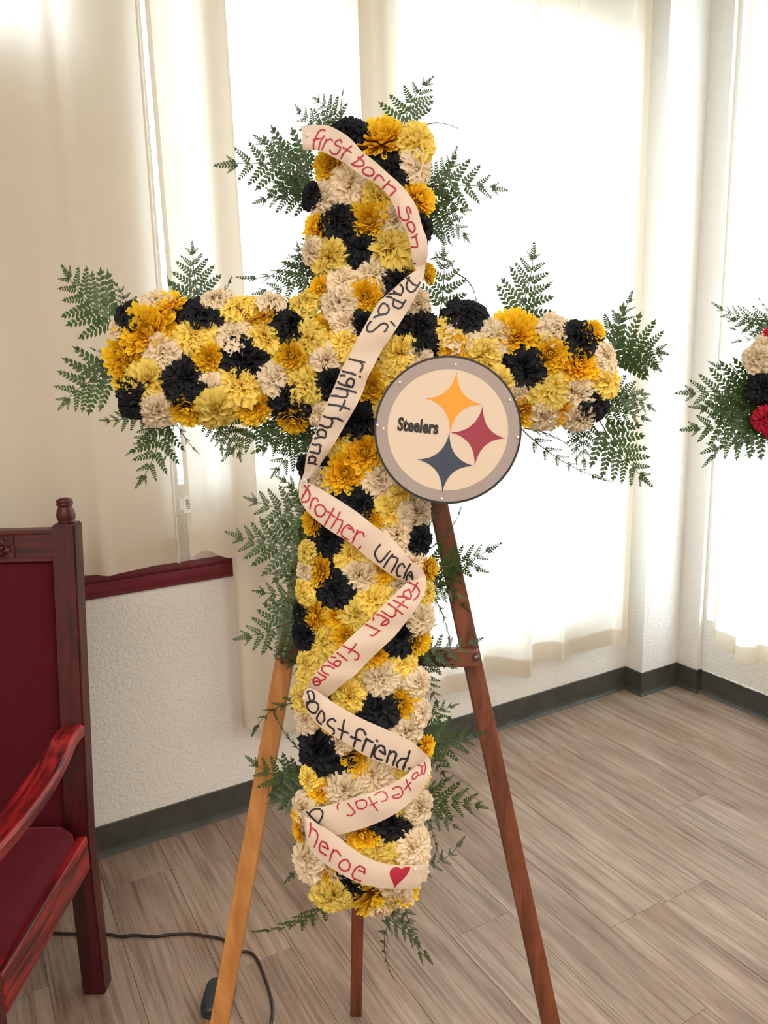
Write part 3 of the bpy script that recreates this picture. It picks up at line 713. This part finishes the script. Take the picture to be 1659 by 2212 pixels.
# ------------------------------------------------------------------ ferns
def leaflet_mesh(seed):
    rg = random.Random(seed); vs, fs = [], []
    def quad(a, b, c, d): i = len(vs); vs.extend([a, b, c, d]); fs.append((i, i + 1, i + 2, i + 3))
    quad((0, -.010, 0), (0, .010, 0), (.97, .003, 0), (.97, -.003, 0))
    N = 7
    for k in range(N):
        u = .06 + .78 * (k / (N - 1))
        for sg in (1, -1):
            uu = u + (.035 if sg < 0 else 0); L = .205 * (1 - uu) ** .6 + .05; wd = .036 + .028 * (1 - uu); an = math.radians(60 - 20 * uu + rg.uniform(-5, 5)) * sg
            ca, sa = math.cos(an), math.sin(an); tl = rg.uniform(-.06, .06)
            ring = [(-.05, 0), (.18, .8), (.55, 1.0), (1.0, .15), (.62, -.95), (.2, -.85)]
            i = len(vs)
            for a, b in ring:
                a *= L; b *= wd; vs.append((uu + a * ca - b * sa, a * sa + b * ca, tl * a / L * .4 + .02 * b / wd * (1 if a > 0 else 0) * .5))
            fs.append(tuple(range(i, i + 6)))
    i = len(vs); vs.extend([(.82, 0, 0), (.90, .045, 0), (1.06, 0, 0), (.90, -.045, 0)]); fs.append((i, i + 1, i + 2, i + 3))
    me = bpy.data.meshes.new('leaflet'); me.from_pydata(vs, [], fs); me.materials.append(MAT['leaf']); me.update(); return me
LEAFM = [leaflet_mesh(70 + i) for i in range(4)]
LEAFG = [([v.co.copy() for v in m.vertices], [tuple(p.vertices) for p in m.polygons]) for m in LEAFM]
# base, tip (pixels), leaf width factor, twist about the stalk (deg), sideways bend, out-of-plane sag
FERN = """870,300,930,165,1.0,8,.10 740,290,741,196,.5,58,.05 735,285,640,232,.85,20,.12 725,290,678,206,.9,30,-.1 878,300,990,276,.55,66,.18
712,385,480,356,.85,10,-.06 712,360,553,294,.85,20,.06 705,400,590,390,1.1,25,.1 700,430,556,438,.85,18,-.08 690,440,600,350,1.0,20,.05 690,470,520,602,.6,48,.20 705,560,554,632,.9,15,.08 700,640,640,524,.9,25,.06 690,500,640,560,.9,30,.1
905,420,985,326,.85,22,-.1 905,405,1087,403,.9,6,.03 905,450,1012,518,1.0,20,.1 905,480,975,525,1.1,28,.1 890,430,1010,455,1.1,25,-.05
948,690,958,534,.85,12,-.03 985,590,1030,655,.4,62,.15 930,560,985,590,.8,45,.2
1100,725,1157,530,.85,8,-.05 1130,720,1130,640,.9,35,-.1 1170,720,1190,608,.5,45,.2 1190,720,1240,690,.7,45,.1 1270,740,1368,634,.7,40,-.1
1300,775,1437,762,1.45,10,.10 1300,800,1427,800,1.1,22,.25 1300,840,1412,884,1.0,26,.06 1290,900,1402,850,.9,20,.12 1280,890,1402,906,.85,20,.06 1285,890,1398,1042,1.0,8,-.04 1275,890,1262,1008,.85,20,-.06 1255,905,1248,1000,.7,30,-.05
1120,920,1306,1036,.36,58,-.06 1130,925,1230,960,.45,55,.05
275,715,130,578,1.0,8,.06 280,700,240,605,.7,35,-.1 275,800,128,876,1.15,8,-.10 270,790,155,790,.7,30,.1 265,745,196,752,.7,30,.2
432,670,414,530,1.05,6,.02 440,670,360,600,.8,40,.15 430,660,500,600,.8,40,-.15
330,880,219,908,.8,16,.08 350,885,300,1046,.95,10,.08 345,885,275,980,.8,25,.1 370,890,424,976,.5,40,-.05 360,890,350,1000,.6,45,.1 440,880,478,980,.85,18,.08 470,890,520,990,.9,24,.05
640,880,486,986,.85,12,-.08 680,880,552,975,.95,20,.06 690,930,590,1025,1.0,16,-.05 690,890,640,980,1.0,25,.05 690,900,530,940,.8,30,.1
690,1110,535,1078,1.0,6,.04 690,1120,602,1032,.9,22,-.08 690,1195,498,1154,.95,6,.03 690,1170,600,1120,1.0,26,.06 690,1250,590,1238,.9,20,-.06
690,1320,553,1278,.95,10,-.05 690,1310,518,1378,1.0,6,.05 690,1330,600,1400,.9,22,-.05 690,1430,575,1395,.6,40,.1 690,1420,600,1425,.8,35,.1
680,1520,544,1588,.5,46,-.18 685,1650,590,1538,.42,50,.08 690,1715,540,1638,.95,8,.06 690,1700,582,1732,1.0,16,.04 690,1670,600,1640,.8,30,.1
665,1770,622,1900,.65,40,.10 730,1930,556,2016,.62,40,.10 822,1950,912,2078,.45,44,.10 870,1920,905,2045,.6,35,-.06 855,1960,850,2117,.32,56,-.12 800,1960,930,2082,.36,58,.06
890,1610,1040,1582,.95,6,-.03 890,1580,985,1525,.9,16,.06 890,1610,962,1680,.9,18,.08 890,1730,1047,1748,.9,8,.05 890,1720,976,1680,.8,20,-.05 890,1740,945,1836,.5,40,.1 880,1870,1002,1815,.5,50,-.16 900,1750,990,1790,.9,20,.05
890,1235,1074,1180,.72,24,-.06 890,1240,1050,1235,.8,28,.08 890,1250,1010,1318,.7,36,.08 920,1190,996,1096,.42,52,-.10 920,1150,962,1090,.5,50,.05 925,1270,972,1390,.34,54,.06 920,1240,1000,1290,.8,35,-.06
880,1425,1034,1384,.7,22,-.04 880,1420,985,1445,.8,25,.06 890,1430,946,1526,.75,24,.06 880,1400,940,1350,.8,30,.1"""
def parse_ferns(txt):
    return [tuple(float(v) for v in t.split(',')) for t in txt.split()]
def fern_plan(P0, P1, nrm, wf, twist, bend, rg):
    """stalk points and leaflet frames of one frond"""
    a = P1 - P0; L = a.length; a0 = a.normalized(); b = nrm.cross(a0).normalized()
    nn = (nrm * math.cos(math.radians(twist)) + b * math.sin(math.radians(twist)) * rg.choice((-1, 1))).normalized()
    b = nn.cross(a0).normalized(); sag = rg.uniform(-.05, .10)
    bb = nrm.cross(a0).normalized()
    pos = lambda t: P0 + a * t + bb * (bend * L * 4 * t * (1 - t)) - nrm * (sag * L * t * t)
    stalk = [pos(i / 8) for i in range(9)]
    out = []; n = 4 if L < .075 else (5 if L < .13 else 6); 
    for i in range(n):
        t = .20 + .66 * i / (n - 1)
        tan = (pos(t + .02) - pos(t - .02)).normalized(); sd = nn.cross(tan).normalized()
        for sg in (1, -1):
            tt = min(.985, t + (.018 if sg < 0 else 0)); LL = L * wf * (.58 * (1 - tt) ** .8 + .025) * rg.uniform(.92, 1.06)
            if t < .3: LL *= .92
            an = math.radians(60 - 22 * t + rg.uniform(-4, 4))
            x = tan * math.cos(an) + sd * (sg * math.sin(an)); x = (x + nn * rg.uniform(-.16, .10)).normalized(); y = nn.cross(x).normalized(); z = x.cross(y); p = pos(tt)
            out.append(Matrix(((x.x * LL, y.x * LL, z.x * LL, p.x), (x.y * LL, y.y * LL, z.y * LL, p.y), (x.z * LL, y.z * LL, z.z * LL, p.z), (0, 0, 0, 1))))
    x = (pos(1) - pos(.95)).normalized(); y = nn.cross(x).normalized(); z = x.cross(y); p = pos(.86); LL = L * .22
    out.append(Matrix(((x.x * LL, y.x * LL, z.x * LL, p.x), (x.y * LL, y.y * LL, z.y * LL, p.y), (x.z * LL, y.z * LL, z.z * LL, p.z), (0, 0, 0, 1))))
    return stalk, out, L
def build_ferns(plans, root, budget, rg):
    order = sorted(range(len(plans)), key=lambda i: -plans[i][2]); sep = set(); used = 0
    for i in order:
        if used + len(plans[i][1]) <= budget: sep.add(i); used += len(plans[i][1])
    for i, (stalk, mats, L) in enumerate(plans):
        bm = bmesh.new(); tube(bm, stalk, [.0011 * (1 - .65 * k / 8) for k in range(9)], 5)
        me = bpy.data.meshes.new('fern_frond')
        if i not in sep:
            for m4 in mats:
                vs, fs = rg.choice(LEAFG); bv = [bm.verts.new(m4 @ v) for v in vs]
                for f in fs:
                    fc = bm.faces.new([bv[q] for q in f]); fc.material_index = 1
        bm.to_mesh(me); bm.free(); me.materials.append(MAT['stem']); me.materials.append(MAT['leaf'])
        fr_ = link('fern_frond', me, root)
        if i in sep:
            for m4 in mats:
                o = bpy.data.objects.new('leaflet', rg.choice(LEAFM)); C.objects.link(o); o.parent = fr_; o.matrix_basis = m4
rgl = random.Random(5); plans = []
for i, (x0, y0, x1, y1, wf, tw, bend) in enumerate(parse_ferns(FERN)):
    P0, P1 = cp(x0, y0, .020), cp(x1, y1, .012 + rgl.uniform(-.03, .022))
    plans.append(fern_plan(P0, P1, NC, wf, tw, bend, rgl))
build_ferns(plans, cross, 298, rgl)

# ================================================================== RIBBON (tops edge, bottoms edge per station, pixels)
SEG = [
 ([(651,272),(702,270),(730,281),(757,299),(781,326),(808,347),(838,374),(862,395),(883,419),(901,449),(913,492),(922,516),(924,552),(919,572)],
  [(654,323),(690,326),(718,338),(745,353),(769,371),(793,386),(817,401),(838,422),(850,443),(862,471),(877,498),(885,522),(889,552),(894,580)]),
 ([(918,582),(914,605),(898,640),(882,669),(860,704),(844,729),(824,758),(808,790),(794,816),(786,841),(773,870),(757,899),(738,931),(719,963),(700,991),(681,1023)],
  [(901,583),(882,595),(850,624),(818,653),(802,678),(786,707),(767,742),(751,774),(738,796),(722,835),(709,864),(697,895),(684,927),(671,959),(662,985),(657,1020)]),
 ([(660,1040),(696,1058),(735,1082),(774,1108),(810,1137),(841,1159),(868,1186),(887,1210),(911,1229),(919,1243)],
  [(646,1050),(647,1077),(663,1104),(696,1134),(725,1154),(759,1174),(788,1200),(817,1222),(851,1246),(884,1257)]),
 ([(921,1250),(920,1268),(913,1288),(897,1318),(872,1350),(851,1376),(822,1403),(790,1434),(766,1459),(740,1478),(716,1500),(702,1506)],
  [(885,1251),(877,1260),(856,1280),(829,1306),(805,1333),(778,1357),(754,1379),(728,1405),(701,1432),(680,1456),(668,1475),(660,1488)]),
 ([(662,1484),(684,1492),(712,1512),(749,1535),(785,1554),(824,1571),(861,1588),(889,1602),(911,1621),(926,1634)],
  [(653,1505),(662,1532),(681,1560),(712,1585),(749,1607),(785,1630),(824,1647),(852,1658),(877,1666),(893,1664)]),
 ([(931,1645),(928,1677),(908,1711),(880,1739),(847,1762),(807,1781),(768,1794),(723,1804),(692,1798)],
  [(909,1643),(895,1658),(869,1680),(838,1697),(805,1711),(768,1722),(726,1735),(684,1745),(653,1751)]),
 ([(656,1763),(667,1767),(695,1784),(726,1804),(757,1829),(791,1851),(824,1864),(861,1869),(897,1869),(928,1867)],
  [(657,1787),(662,1815),(676,1843),(701,1865),(732,1885),(763,1902),(796,1913),(830,1919),(863,1920),(905,1920)])]
ribbon = empty('ribbon_sash', cp(790, 1100, .1), 'cream satin ribbon with handwritten words zigzagging down the flower cross', 'ribbon')
vs, fs = [], []; NT = 6; prev = False
for si, (A_, B_) in enumerate(SEG):
    a = crom([V((x, y, 0)) for x, y in A_], 4); b = crom([V((x, y, 0)) for x, y in B_], 4); n = len(a)
    for i in range(n):
        q = i / (n - 1); lift = .108 - (.026 if q > .5 else .020) * abs(2 * q - 1) ** 3
        if si == 0 and q < .5: lift = .104 - .01 * abs(2 * q - 1) ** 3
        for k in range(NT + 1):
            t = k / NT; p = b[i].lerp(a[i], t)
            nn = lift + .004 * math.sin(math.pi * t) + .0022 * math.sin(i * .55 + si * 2 + t * 2.2) + (.003 * math.sin(t * 9 + si) * abs(2 * q - 1) ** 6)
            vs.append(cp(p.x, p.y, nn))
    base = len(vs) - n * (NT + 1)
    for i in range(n - 1):
        for k in range(NT):
            v0 = base + i * (NT + 1) + k; fs.append((v0, v0 + NT + 1, v0 + NT + 2, v0 + 1))
    if prev:
        for k in range(NT):
            v0 = base - (NT + 1) + k; fs.append((v0, v0 + NT + 1, v0 + NT + 2, v0 + 1))
    prev = True
band = mesh('ribbon_band', vs, fs, MAT['satin'], ribbon, True)
BVH = BVHTree.FromPolygons([V(v) for v in vs], fs)
# stitched edge wires of the ribbon
def hit(x, y, lift=.0006):
    d = ray(x, y).normalized(); h = BVH.ray_cast(OC, d)
    return None if h[0] is None else h[0] - d * lift
def stroke_mesh(bm, pts, wpx, taper=.75):
    P = crom([V((x, y, 0)) for x, y in pts], 5) if len(pts) > 2 else [V((*pts[0], 0)).lerp(V((*pts[1], 0)), i / 5) for i in range(6)]
    last = None; n = len(P)
    for i, p in enumerate(P):
        d = (P[min(i + 1, n - 1)] - P[max(i - 1, 0)]); d = d.normalized() if d.length > 0 else V((1, 0, 0)); c = V((-d.y, d.x, 0))
        w_ = wpx / 2 * (taper if i in (0, n - 1) else 1 + .12 * math.sin(i * 1.3)); 
        if i == 0: p = p - d * wpx * .3
        if i == n - 1: p = p + d * wpx * .3
        h = [hit(p.x + c.x * w_ * s, p.y + c.y * w_ * s) for s in (1, -1)]
        if None in h or (last and (h[0] - last[0].co).length > .012): last = None; continue
        cur = [bm.verts.new(q) for q in h]
        if last: bm.faces.new((last[0], cur[0], cur[1], last[1]))
        last = cur
WORDS = [
 ('ink_red', 640, 250, 5.53, 3.6, "345,178 310,165 265,195 225,280 205,340 208,420/200,290 290,268/335,240 290,310 265,410/362,280 330,350 308,408/340,330 370,295 410,282 435,300/540,320 530,290 490,295 460,330 480,355 520,370 520,410 475,460 430,450 398,408/665,360 610,400 560,455 532,515/555,380 600,400 658,440"),
 ('ink_red', 640, 250, 5.53, 4.0, "815,458 770,500 720,545 662,575/735,492 790,535 808,560 795,595 740,605 695,595 662,578/850,612 800,640 798,680 850,715 900,715 928,680 905,635 860,612/975,705 945,740 922,772/958,725 990,710 1025,735 1048,775/1115,780 1065,830 1022,882/1085,810 1140,840 1190,880 1150,925 1112,965"),
 ('ink_red', 640, 250, 5.53, 3.8, "1370,1165 1350,1100 1325,1095 1318,1130 1345,1200 1335,1240 1285,1250 1240,1215 1225,1150 1218,1085/1380,1270 1340,1275 1322,1300 1345,1355 1390,1395 1415,1360 1410,1310 1385,1272/1445,1412 1420,1440 1374,1460/1425,1440 1440,1500 1448,1560/1375,1562 1410,1572 1448,1565/1377,1740 1395,1760 1425,1768"),
 ('ink_black', 760, 560, 9.2167, 4.0, "1075,372 1130,395 1200,475 1260,515 1315,520/1145,355 1130,400 1095,480 1090,560 1130,630 1190,650 1250,620 1310,540 1355,460/975,720 1010,650 1020,590 985,520 920,500 870,540 835,590 840,640 880,670 940,690/975,720 900,690 800,680 730,702/690,746 760,750 850,800 930,840 1010,870/840,815 820,880 840,940 920,975 985,960 1030,880 1075,815/435,1160 520,1120 600,1100 690,1080 740,1000 710,920 650,880 600,890 550,960 530,1030 550,1090 600,1110/775,1240 820,1280 855,1330/380,1235 320,1310 300,1390 330,1440 400,1440 480,1380 560,1310 630,1275 690,1290 715,1340 680,1410 645,1445"),
 ('ink_black', 640, 750, 7.63, 4.6, "850,185 930,205 1010,225 1130,250/1060,250 1090,290 1085,350 1055,405/758,397 830,412 910,430 975,455/1040,480 1062,495/800,470 740,465 690,500 680,550 720,600 800,630 870,650 930,655/925,655 945,600 950,550 910,520 860,530 830,580 840,620 880,640/632,665 720,680 820,700 910,725 990,750/830,705 845,760 830,815 760,825 670,805 578,800/528,941 600,950 700,965 790,990 880,1025/800,870 790,920 760,985 720,1040"),
 ('ink_black', 640, 750, 7.63, 4.6, "433,1132 520,1160 600,1170 690,1180 765,1220/580,1180 595,1230 570,1300 510,1325 440,1300 383,1277/370,1455 345,1420 370,1370 430,1360 480,1390 485,1440 470,1490 400,1480 305,1503/260,1596 310,1610 370,1605 410,1625/400,1625 390,1690 370,1750 300,1740 225,1727/205,1880 215,1820 260,1800 310,1820 315,1870 290,1910 240,1910 190,1915/290,1920 340,1935"),
 ('ink_red', 630, 1010, 5.53, 3.8, "150,215 185,250 215,310 210,370 180,405 130,410 115,390 140,330 175,270 205,210/250,365 235,420 215,495/240,400 270,365 300,370 318,400/345,440 295,460 280,510 300,565 345,585 385,560 405,510 385,470 345,442/505,485 460,570 420,640 392,692/425,520 470,555 518,592/578,530 540,610 505,670 472,725/545,620 600,630 600,680 570,740 543,792/670,720 735,745 735,775/735,740 690,690 640,705 600,760 600,810 640,845 675,860/790,745 755,820 718,918/770,800 810,770 850,780 868,825/826,942 810,962 785,968"),
 ('ink_black', 630, 1010, 5.53, 4.2, "1060,920 1010,980 995,1040 1020,1100 1055,1130 1100,1090 1140,1040 1178,995/1210,1035 1150,1110 1100,1192/1200,1060 1265,1090 1240,1160 1190,1252/1350,1195 1330,1150 1290,1165 1255,1230 1265,1290 1300,1300/1420,1150 1370,1240 1330,1343/1405,1285 1440,1320 1445,1335/1445,1330 1430,1250 1395,1270 1370,1330 1385,1368 1400,1363"),
 ('ink_red', 640, 1230, 5.53, 3.8, "1350,155 1420,195 1465,245 1460,310 1405,365/1450,155 1420,210 1385,270/1355,240 1295,260 1280,300 1310,345 1355,350 1375,310 1350,250/1355,350 1290,325 1210,325/1160,368 1230,405 1330,460/1290,375 1250,420 1210,455/1095,408 1180,465 1270,535/1190,480 1185,540 1140,570 1080,540 1014,492/920,610 930,560 970,540 1030,560 1090,600 1105,630 1070,660 1015,665 1040,630 1070,610/830,658 900,690 1000,735/985,735 960,760 920,790 880,785"),
 ('ink_red', 640, 1230, 5.53, 3.6, "560,913 630,950 700,980 745,1020 735,1070 695,1080/715,890 680,940 625,1000/475,988 540,1035 608,1090/475,1055 425,1050 380,1060 375,1090 430,1130 480,1160 520,1140 525,1100 480,1095 450,1120 480,1160/455,1190 400,1155 330,1150 305,1190 325,1230 390,1260/260,1228 300,1260 360,1285/345,1285 340,1310 300,1330/200,1347 240,1340 285,1350 270,1380 230,1385 203,1350 205,1317 230,1290 270,1310 285,1345"),
 ('ink_black', 640, 1470, 5.53, 4.2, "130,135 150,190 160,240 130,300/135,132 190,135 215,190 205,235 160,240/115,270 160,255 240,265 265,320 230,385 180,380 140,340 118,290/300,525 260,490 245,450 270,400 300,360 330,400 335,470 312,498/470,490 440,460 395,470 370,510 400,550 445,585 450,630 410,640 350,592/575,470 560,540 550,620 527,722/500,575 560,605 625,630"),
 ('ink_black', 640, 1470, 5.53, 4.8, "830,650 805,600 760,580 725,600 710,670 700,740 677,805/650,670 710,695 770,720/840,690 810,770 782,862/815,750 850,710 915,740/945,770 915,840 892,917/960,713 970,730/995,835 1060,885/1060,885 1050,800 1000,780 950,820 930,890 960,930 1030,950/1125,835 1095,920 1076,998/1105,880 1160,850 1195,880 1170,960 1150,1030/1355,840 1330,930 1290,1010 1271,1082/1320,940 1260,935 1205,990 1215,1040 1270,1060 1300,1010/1355,1045 1340,1068 1314,1090"),
 ('ink_red', 640, 1620, 5.3516, 3.0, "1480,140 1495,200 1480,270 1460,270 1455,220 1470,180/1402,176 1440,180 1455,230 1440,280 1415,295/1400,255 1355,280 1340,330 1365,335 1400,300 1405,260/1272,342 1290,400 1325,470/1325,375 1290,410 1255,455/1115,455 1150,430 1200,430 1230,480 1215,535 1160,560 1110,545 1140,525 1190,510/905,525 950,490 1010,485 1050,530 1040,580 985,595/838,545 880,620 940,705/935,600 890,625 845,640/690,600 750,580 805,590 810,650 770,680 715,675 695,630 690,600/597,618 640,670 685,725/670,730 630,760 585,750/489,618 475,650 480,690"),
 ('ink_black', 640, 1620, 5.3516, 4.0, "95,690 150,750 220,820 295,885/145,745 180,700 250,680 300,710 300,770 255,850"),
 ('ink_red', 640, 1620, 5.3516, 3.8, "165,840 165,920 150,1005/175,905 220,930 245,970 240,1040 207,1122/300,1110 370,1150/370,1150 350,1090 300,1060 270,1110 275,1170 345,1220/430,1150 405,1210 385,1288/415,1190 460,1160 515,1225/560,1265 510,1300 495,1350 540,1395 600,1390 620,1330 590,1275 560,1265/720,1390 780,1415 790,1430/785,1435 790,1380 740,1345 690,1370 650,1440 670,1490 745,1515")]
for ink, ox, oy, sc_, wpx, txt in WORDS:
    bm = bmesh.new()
    for st in txt.split('/'):
        stroke_mesh(bm, [(ox + float(q.split(',')[0]) / sc_, oy + float(q.split(',')[1]) / sc_) for q in st.split()], wpx)
    bmobj('lettering', bm, MAT[ink], ribbon, False, 'handwriting in black marker' if ink == 'ink_black' else 'handwriting in red marker')
hp = [(640 + x / 5.3516, 1620 + y / 5.3516) for x, y in [(1140, 1600), (1115, 1530), (1080, 1440), (1095, 1385), (1140, 1355), (1190, 1360), (1215, 1375), (1260, 1352), (1318, 1355), (1290, 1430), (1230, 1500), (1165, 1560)]]
hp = [(p.x, p.y) for p in crom([V((x, y, 0)) for x, y in hp + hp[:1]], 3)[:-1]]
bm = bmesh.new(); hc = (640 + 1190 / 5.3516, 1620 + 1440 / 5.3516); rings = []
for f in (1.0, .66, .33): rings.append([bm.verts.new(hit(hc[0] + (x - hc[0]) * f, hc[1] + (y - hc[1]) * f) or cp(x, y, .108)) for x, y in hp])
cv = bm.verts.new(hit(*hc)); n = len(hp)
for r0, r1 in zip(rings, rings[1:]):
    for i in range(n): bm.faces.new((r0[i], r0[(i + 1) % n], r1[(i + 1) % n], r1[i]))
for i in range(n): bm.faces.new((rings[-1][i], rings[-1][(i + 1) % n], cv))
bmobj('heart', bm, MAT['ink_red'], ribbon, False, 'painted red heart')
def pearl(p, r, parent):
    bm = bmesh.new(); bmesh.ops.create_uvsphere(bm, u_segments=10, v_segments=7, radius=r, matrix=Matrix.Translation(p)); bmobj('pearl_pin', bm, MAT['pearl'], parent, True)
for x, y in [(658, 1037), (912, 1252), (913, 1287), (670, 1497), (657, 1508), (926, 1671), (897, 1877), (664, 292)]:
    h = hit(x, y, .0008)
    if h: pearl(h, .0024, ribbon)

# ================================================================== ROUND SIGN
sn = .118
sg0 = cp(967.5, 929, sn)
SR = (cp(967.5 + 158, 929, sn) - cp(967.5 - 158, 929, sn)).length / 2 * 1.012
sign = empty('round_sign', sg0, 'round plaque with three curved diamond stars and bold lettering pinned on the cross', 'sign')
def disc(name, r0, r1, h0, h1, mat, N=72):
    bm = bmesh.new(); P_ = lambda r, h: [sg0 + AX * (r * math.cos(2 * math.pi * k / N)) + AU * (r * math.sin(2 * math.pi * k / N)) + NC * h for k in range(N)]
    if r0 <= 0: loft(bm, [P_(r1, h0), P_(r1, h1)])
    else:
        loft(bm, [P_(r0, h0), P_(r1, h0), P_(r1, h1), P_(r0, h1), P_(r0, h0)], caps=False); bmesh.ops.remove_doubles(bm, verts=bm.verts, dist=1e-6)
    bmesh.ops.recalc_face_normals(bm, faces=bm.faces); return bmobj(name, bm, mat, sign)
disc('rim', 0, SR, -.006, -.0005, MAT['sign_rim'])
disc('grey_ring', SR * .815, SR * .968, -.0008, .0006, MAT['sign_grey'])
disc('face', 0, SR * .818, -.0008, .0004, MAT['sign_cream'])
SP = lambda x, y, h: cp(790 + x / 4.608, 750 + y / 4.608, sn + h)
def star(mat, T, R_, B, L, label):
    c = ((T[0] + R_[0] + B[0] + L[0]) / 4, (T[1] + R_[1] + B[1] + L[1]) / 4); pts = []
    tips = [T, R_, B, L]
    for i in range(4):
        a, b = tips[i], tips[(i + 1) % 4]
        for k in range(10):
            u = k / 10; q = ((a[0] + b[0]) / 2 * .18 + c[0] * .82, (a[1] + b[1]) / 2 * .18 + c[1] * .82)
            pts.append(((1 - u) ** 2 * a[0] + 2 * u * (1 - u) * q[0] + u * u * b[0], (1 - u) ** 2 * a[1] + 2 * u * (1 - u) * q[1] + u * u * b[1]))
    bm = bmesh.new(); v = [bm.verts.new(SP(x, y, .0008)) for x, y in pts]; cv = bm.verts.new(SP(c[0], c[1], .0008))
    for i in range(len(v)): bm.faces.new((v[i], cv, v[(i + 1) % len(v)]))
    bmesh.ops.recalc_face_normals(bm, faces=bm.faces); bmobj('star', bm, MAT[mat], sign, False, label)
star('gold', (908, 236), (1164, 571), (840, 845), (580, 506), 'gold star')
star('crimson', (1169, 571), (1399, 908), (1085, 1182), (841, 848), 'red star')
star('steel_blue', (834, 845), (1085, 1183), (760, 1449), (506, 1117), 'dark blue star')
_c, _s = math.cos(math.radians(5.6)), math.sin(math.radians(5.6))
tx0, ty0 = 312, 822
font_mesh('lettering', 'Steelers', MAT['print_black'], 1.0, lambda x, y, z: SP(tx0 + (x * 1.0) * _c - 0 + y * 178 * _s, ty0 + x * _s - y * 178 * _c, .0009), sign, 0.045, 470 / 3.72, 0.0)
for x, y in [(895, 172), (340, 350), (1433, 525), (175, 810), (115, 775), (1515, 897), (757, 1508)]:
    pearl(SP(x, y, .0016), .0021, sign)

# ================================================================== SECOND ARRANGEMENT AT THE RIGHT EDGE
OFF = V((1.245, .45, 0))
def copy_tree(o, parent=None, off=V((0, 0, 0))):
    c = o.copy(); C.objects.link(c)
    if parent is not None: c.parent = parent; c.matrix_parent_inverse = o.matrix_parent_inverse.copy()
    c.location = c.location + off
    return c
e2 = copy_tree(easel, None, OFF); e2['label'] = 'second wooden easel holding the red and white flowers at right edge'
for ch in list(easel.children):
    c = copy_tree(ch, e2)
    for g in ch.children: copy_tree(g, c)
x2 = copy_tree(cross, None, OFF); x2['label'] = 'partly seen red, white and black flower cross at the right edge'
copy_tree(foam, x2)
rg2 = random.Random(21); MP = {'M': 'R', 'Y': 'C', 'C': 'C', 'K': 'K'}
for i, (k, x, y, r, o) in enumerate(FLW):
    if x < 330 or i % 5 == 4: continue
    kk = rg2.choice('RRCK') if k in 'MY' else k
    c = bpy.data.objects.new('carnation', rg2.choice(CARN)); C.objects.link(c); c.parent = x2; c.matrix_parent_inverse = o.matrix_parent_inverse.copy(); c.matrix_basis = o.matrix_basis.copy()
    c['label'] = LAB[kk]; c.material_slots[0].link = 'OBJECT'; c.material_slots[0].material = MAT[kk]
P2 = PC + OFF
def cp2(x, y, n): return on(x, y, P2 + NC * n, NC)
def put2(kind, x, y, r, out3, th):
    p = cp2(x, y, .06); z = (NC * math.cos(th) + out3 * math.sin(th)).normalized(); s = r * 1.1 * depth(p) / F; p = p - z * s * .28
    c = put('carnation', rg2.choice(CARN), frame(p - OFF + cross.location - cross.location, z, rg2.uniform(0, 6.28), s, .9), x2, LAB[kind])
    c.matrix_parent_inverse = Matrix.Translation(-cross.location); c.material_slots[0].link = 'OBJECT'; c.material_slots[0].material = MAT[kind]
LFT = -AX
for kind, x, y, r, th in [('C', 1634, 775, 33, .7), ('C', 1656, 752, 30, .4), ('R', 1668, 733, 26, .5), ('K', 1648, 840, 37, .6), ('R', 1652, 903, 30, .7), ('R', 1676, 925, 28, .7), ('C', 1690, 790, 36, .2), ('R', 1712, 850, 36, .1), ('C', 1705, 905, 34, .5), ('K', 1712, 745, 32, .5)]:
    put2(kind, x, y, r, LFT, th)
F2 = """1690,690,1546,657,.75,24,.10 1690,705,1577,687,.7,26,.04 1680,690,1640,640,.7,30,.05 1690,715,1575,708,.5,36,.05 1690,740,1588,738,.6,30,-.08 1680,850,1475,848,1.0,10,-.02 1680,860,1482,928,.95,14,.05 1690,870,1524,975,.9,16,.05 1690,830,1542,785,.8,18,.06 1690,900,1532,1000,.36,52,-.08 1690,880,1580,960,.9,24,.06 1690,850,1500,880,.9,22,.06 1700,900,1620,980,.7,35,.05"""
plans = []
for x0, y0, x1, y1, wf, tw, bend in parse_ferns(F2):
    P0, P1 = cp2(x0, y0, .02) - OFF, cp2(x1, y1, .01 + rgl.uniform(-.03, .02)) - OFF
    plans.append(fern_plan(P0, P1, NC, wf, tw, bend, rgl))
nb = len(bpy.data.objects)
before = set(bpy.data.objects)
build_ferns(plans, cross, 150, rgl)
for o in set(bpy.data.objects) - before:
    if o.name.startswith('fern_frond'):
        o.parent = x2; o.matrix_parent_inverse = Matrix.Translation(-cross.location)
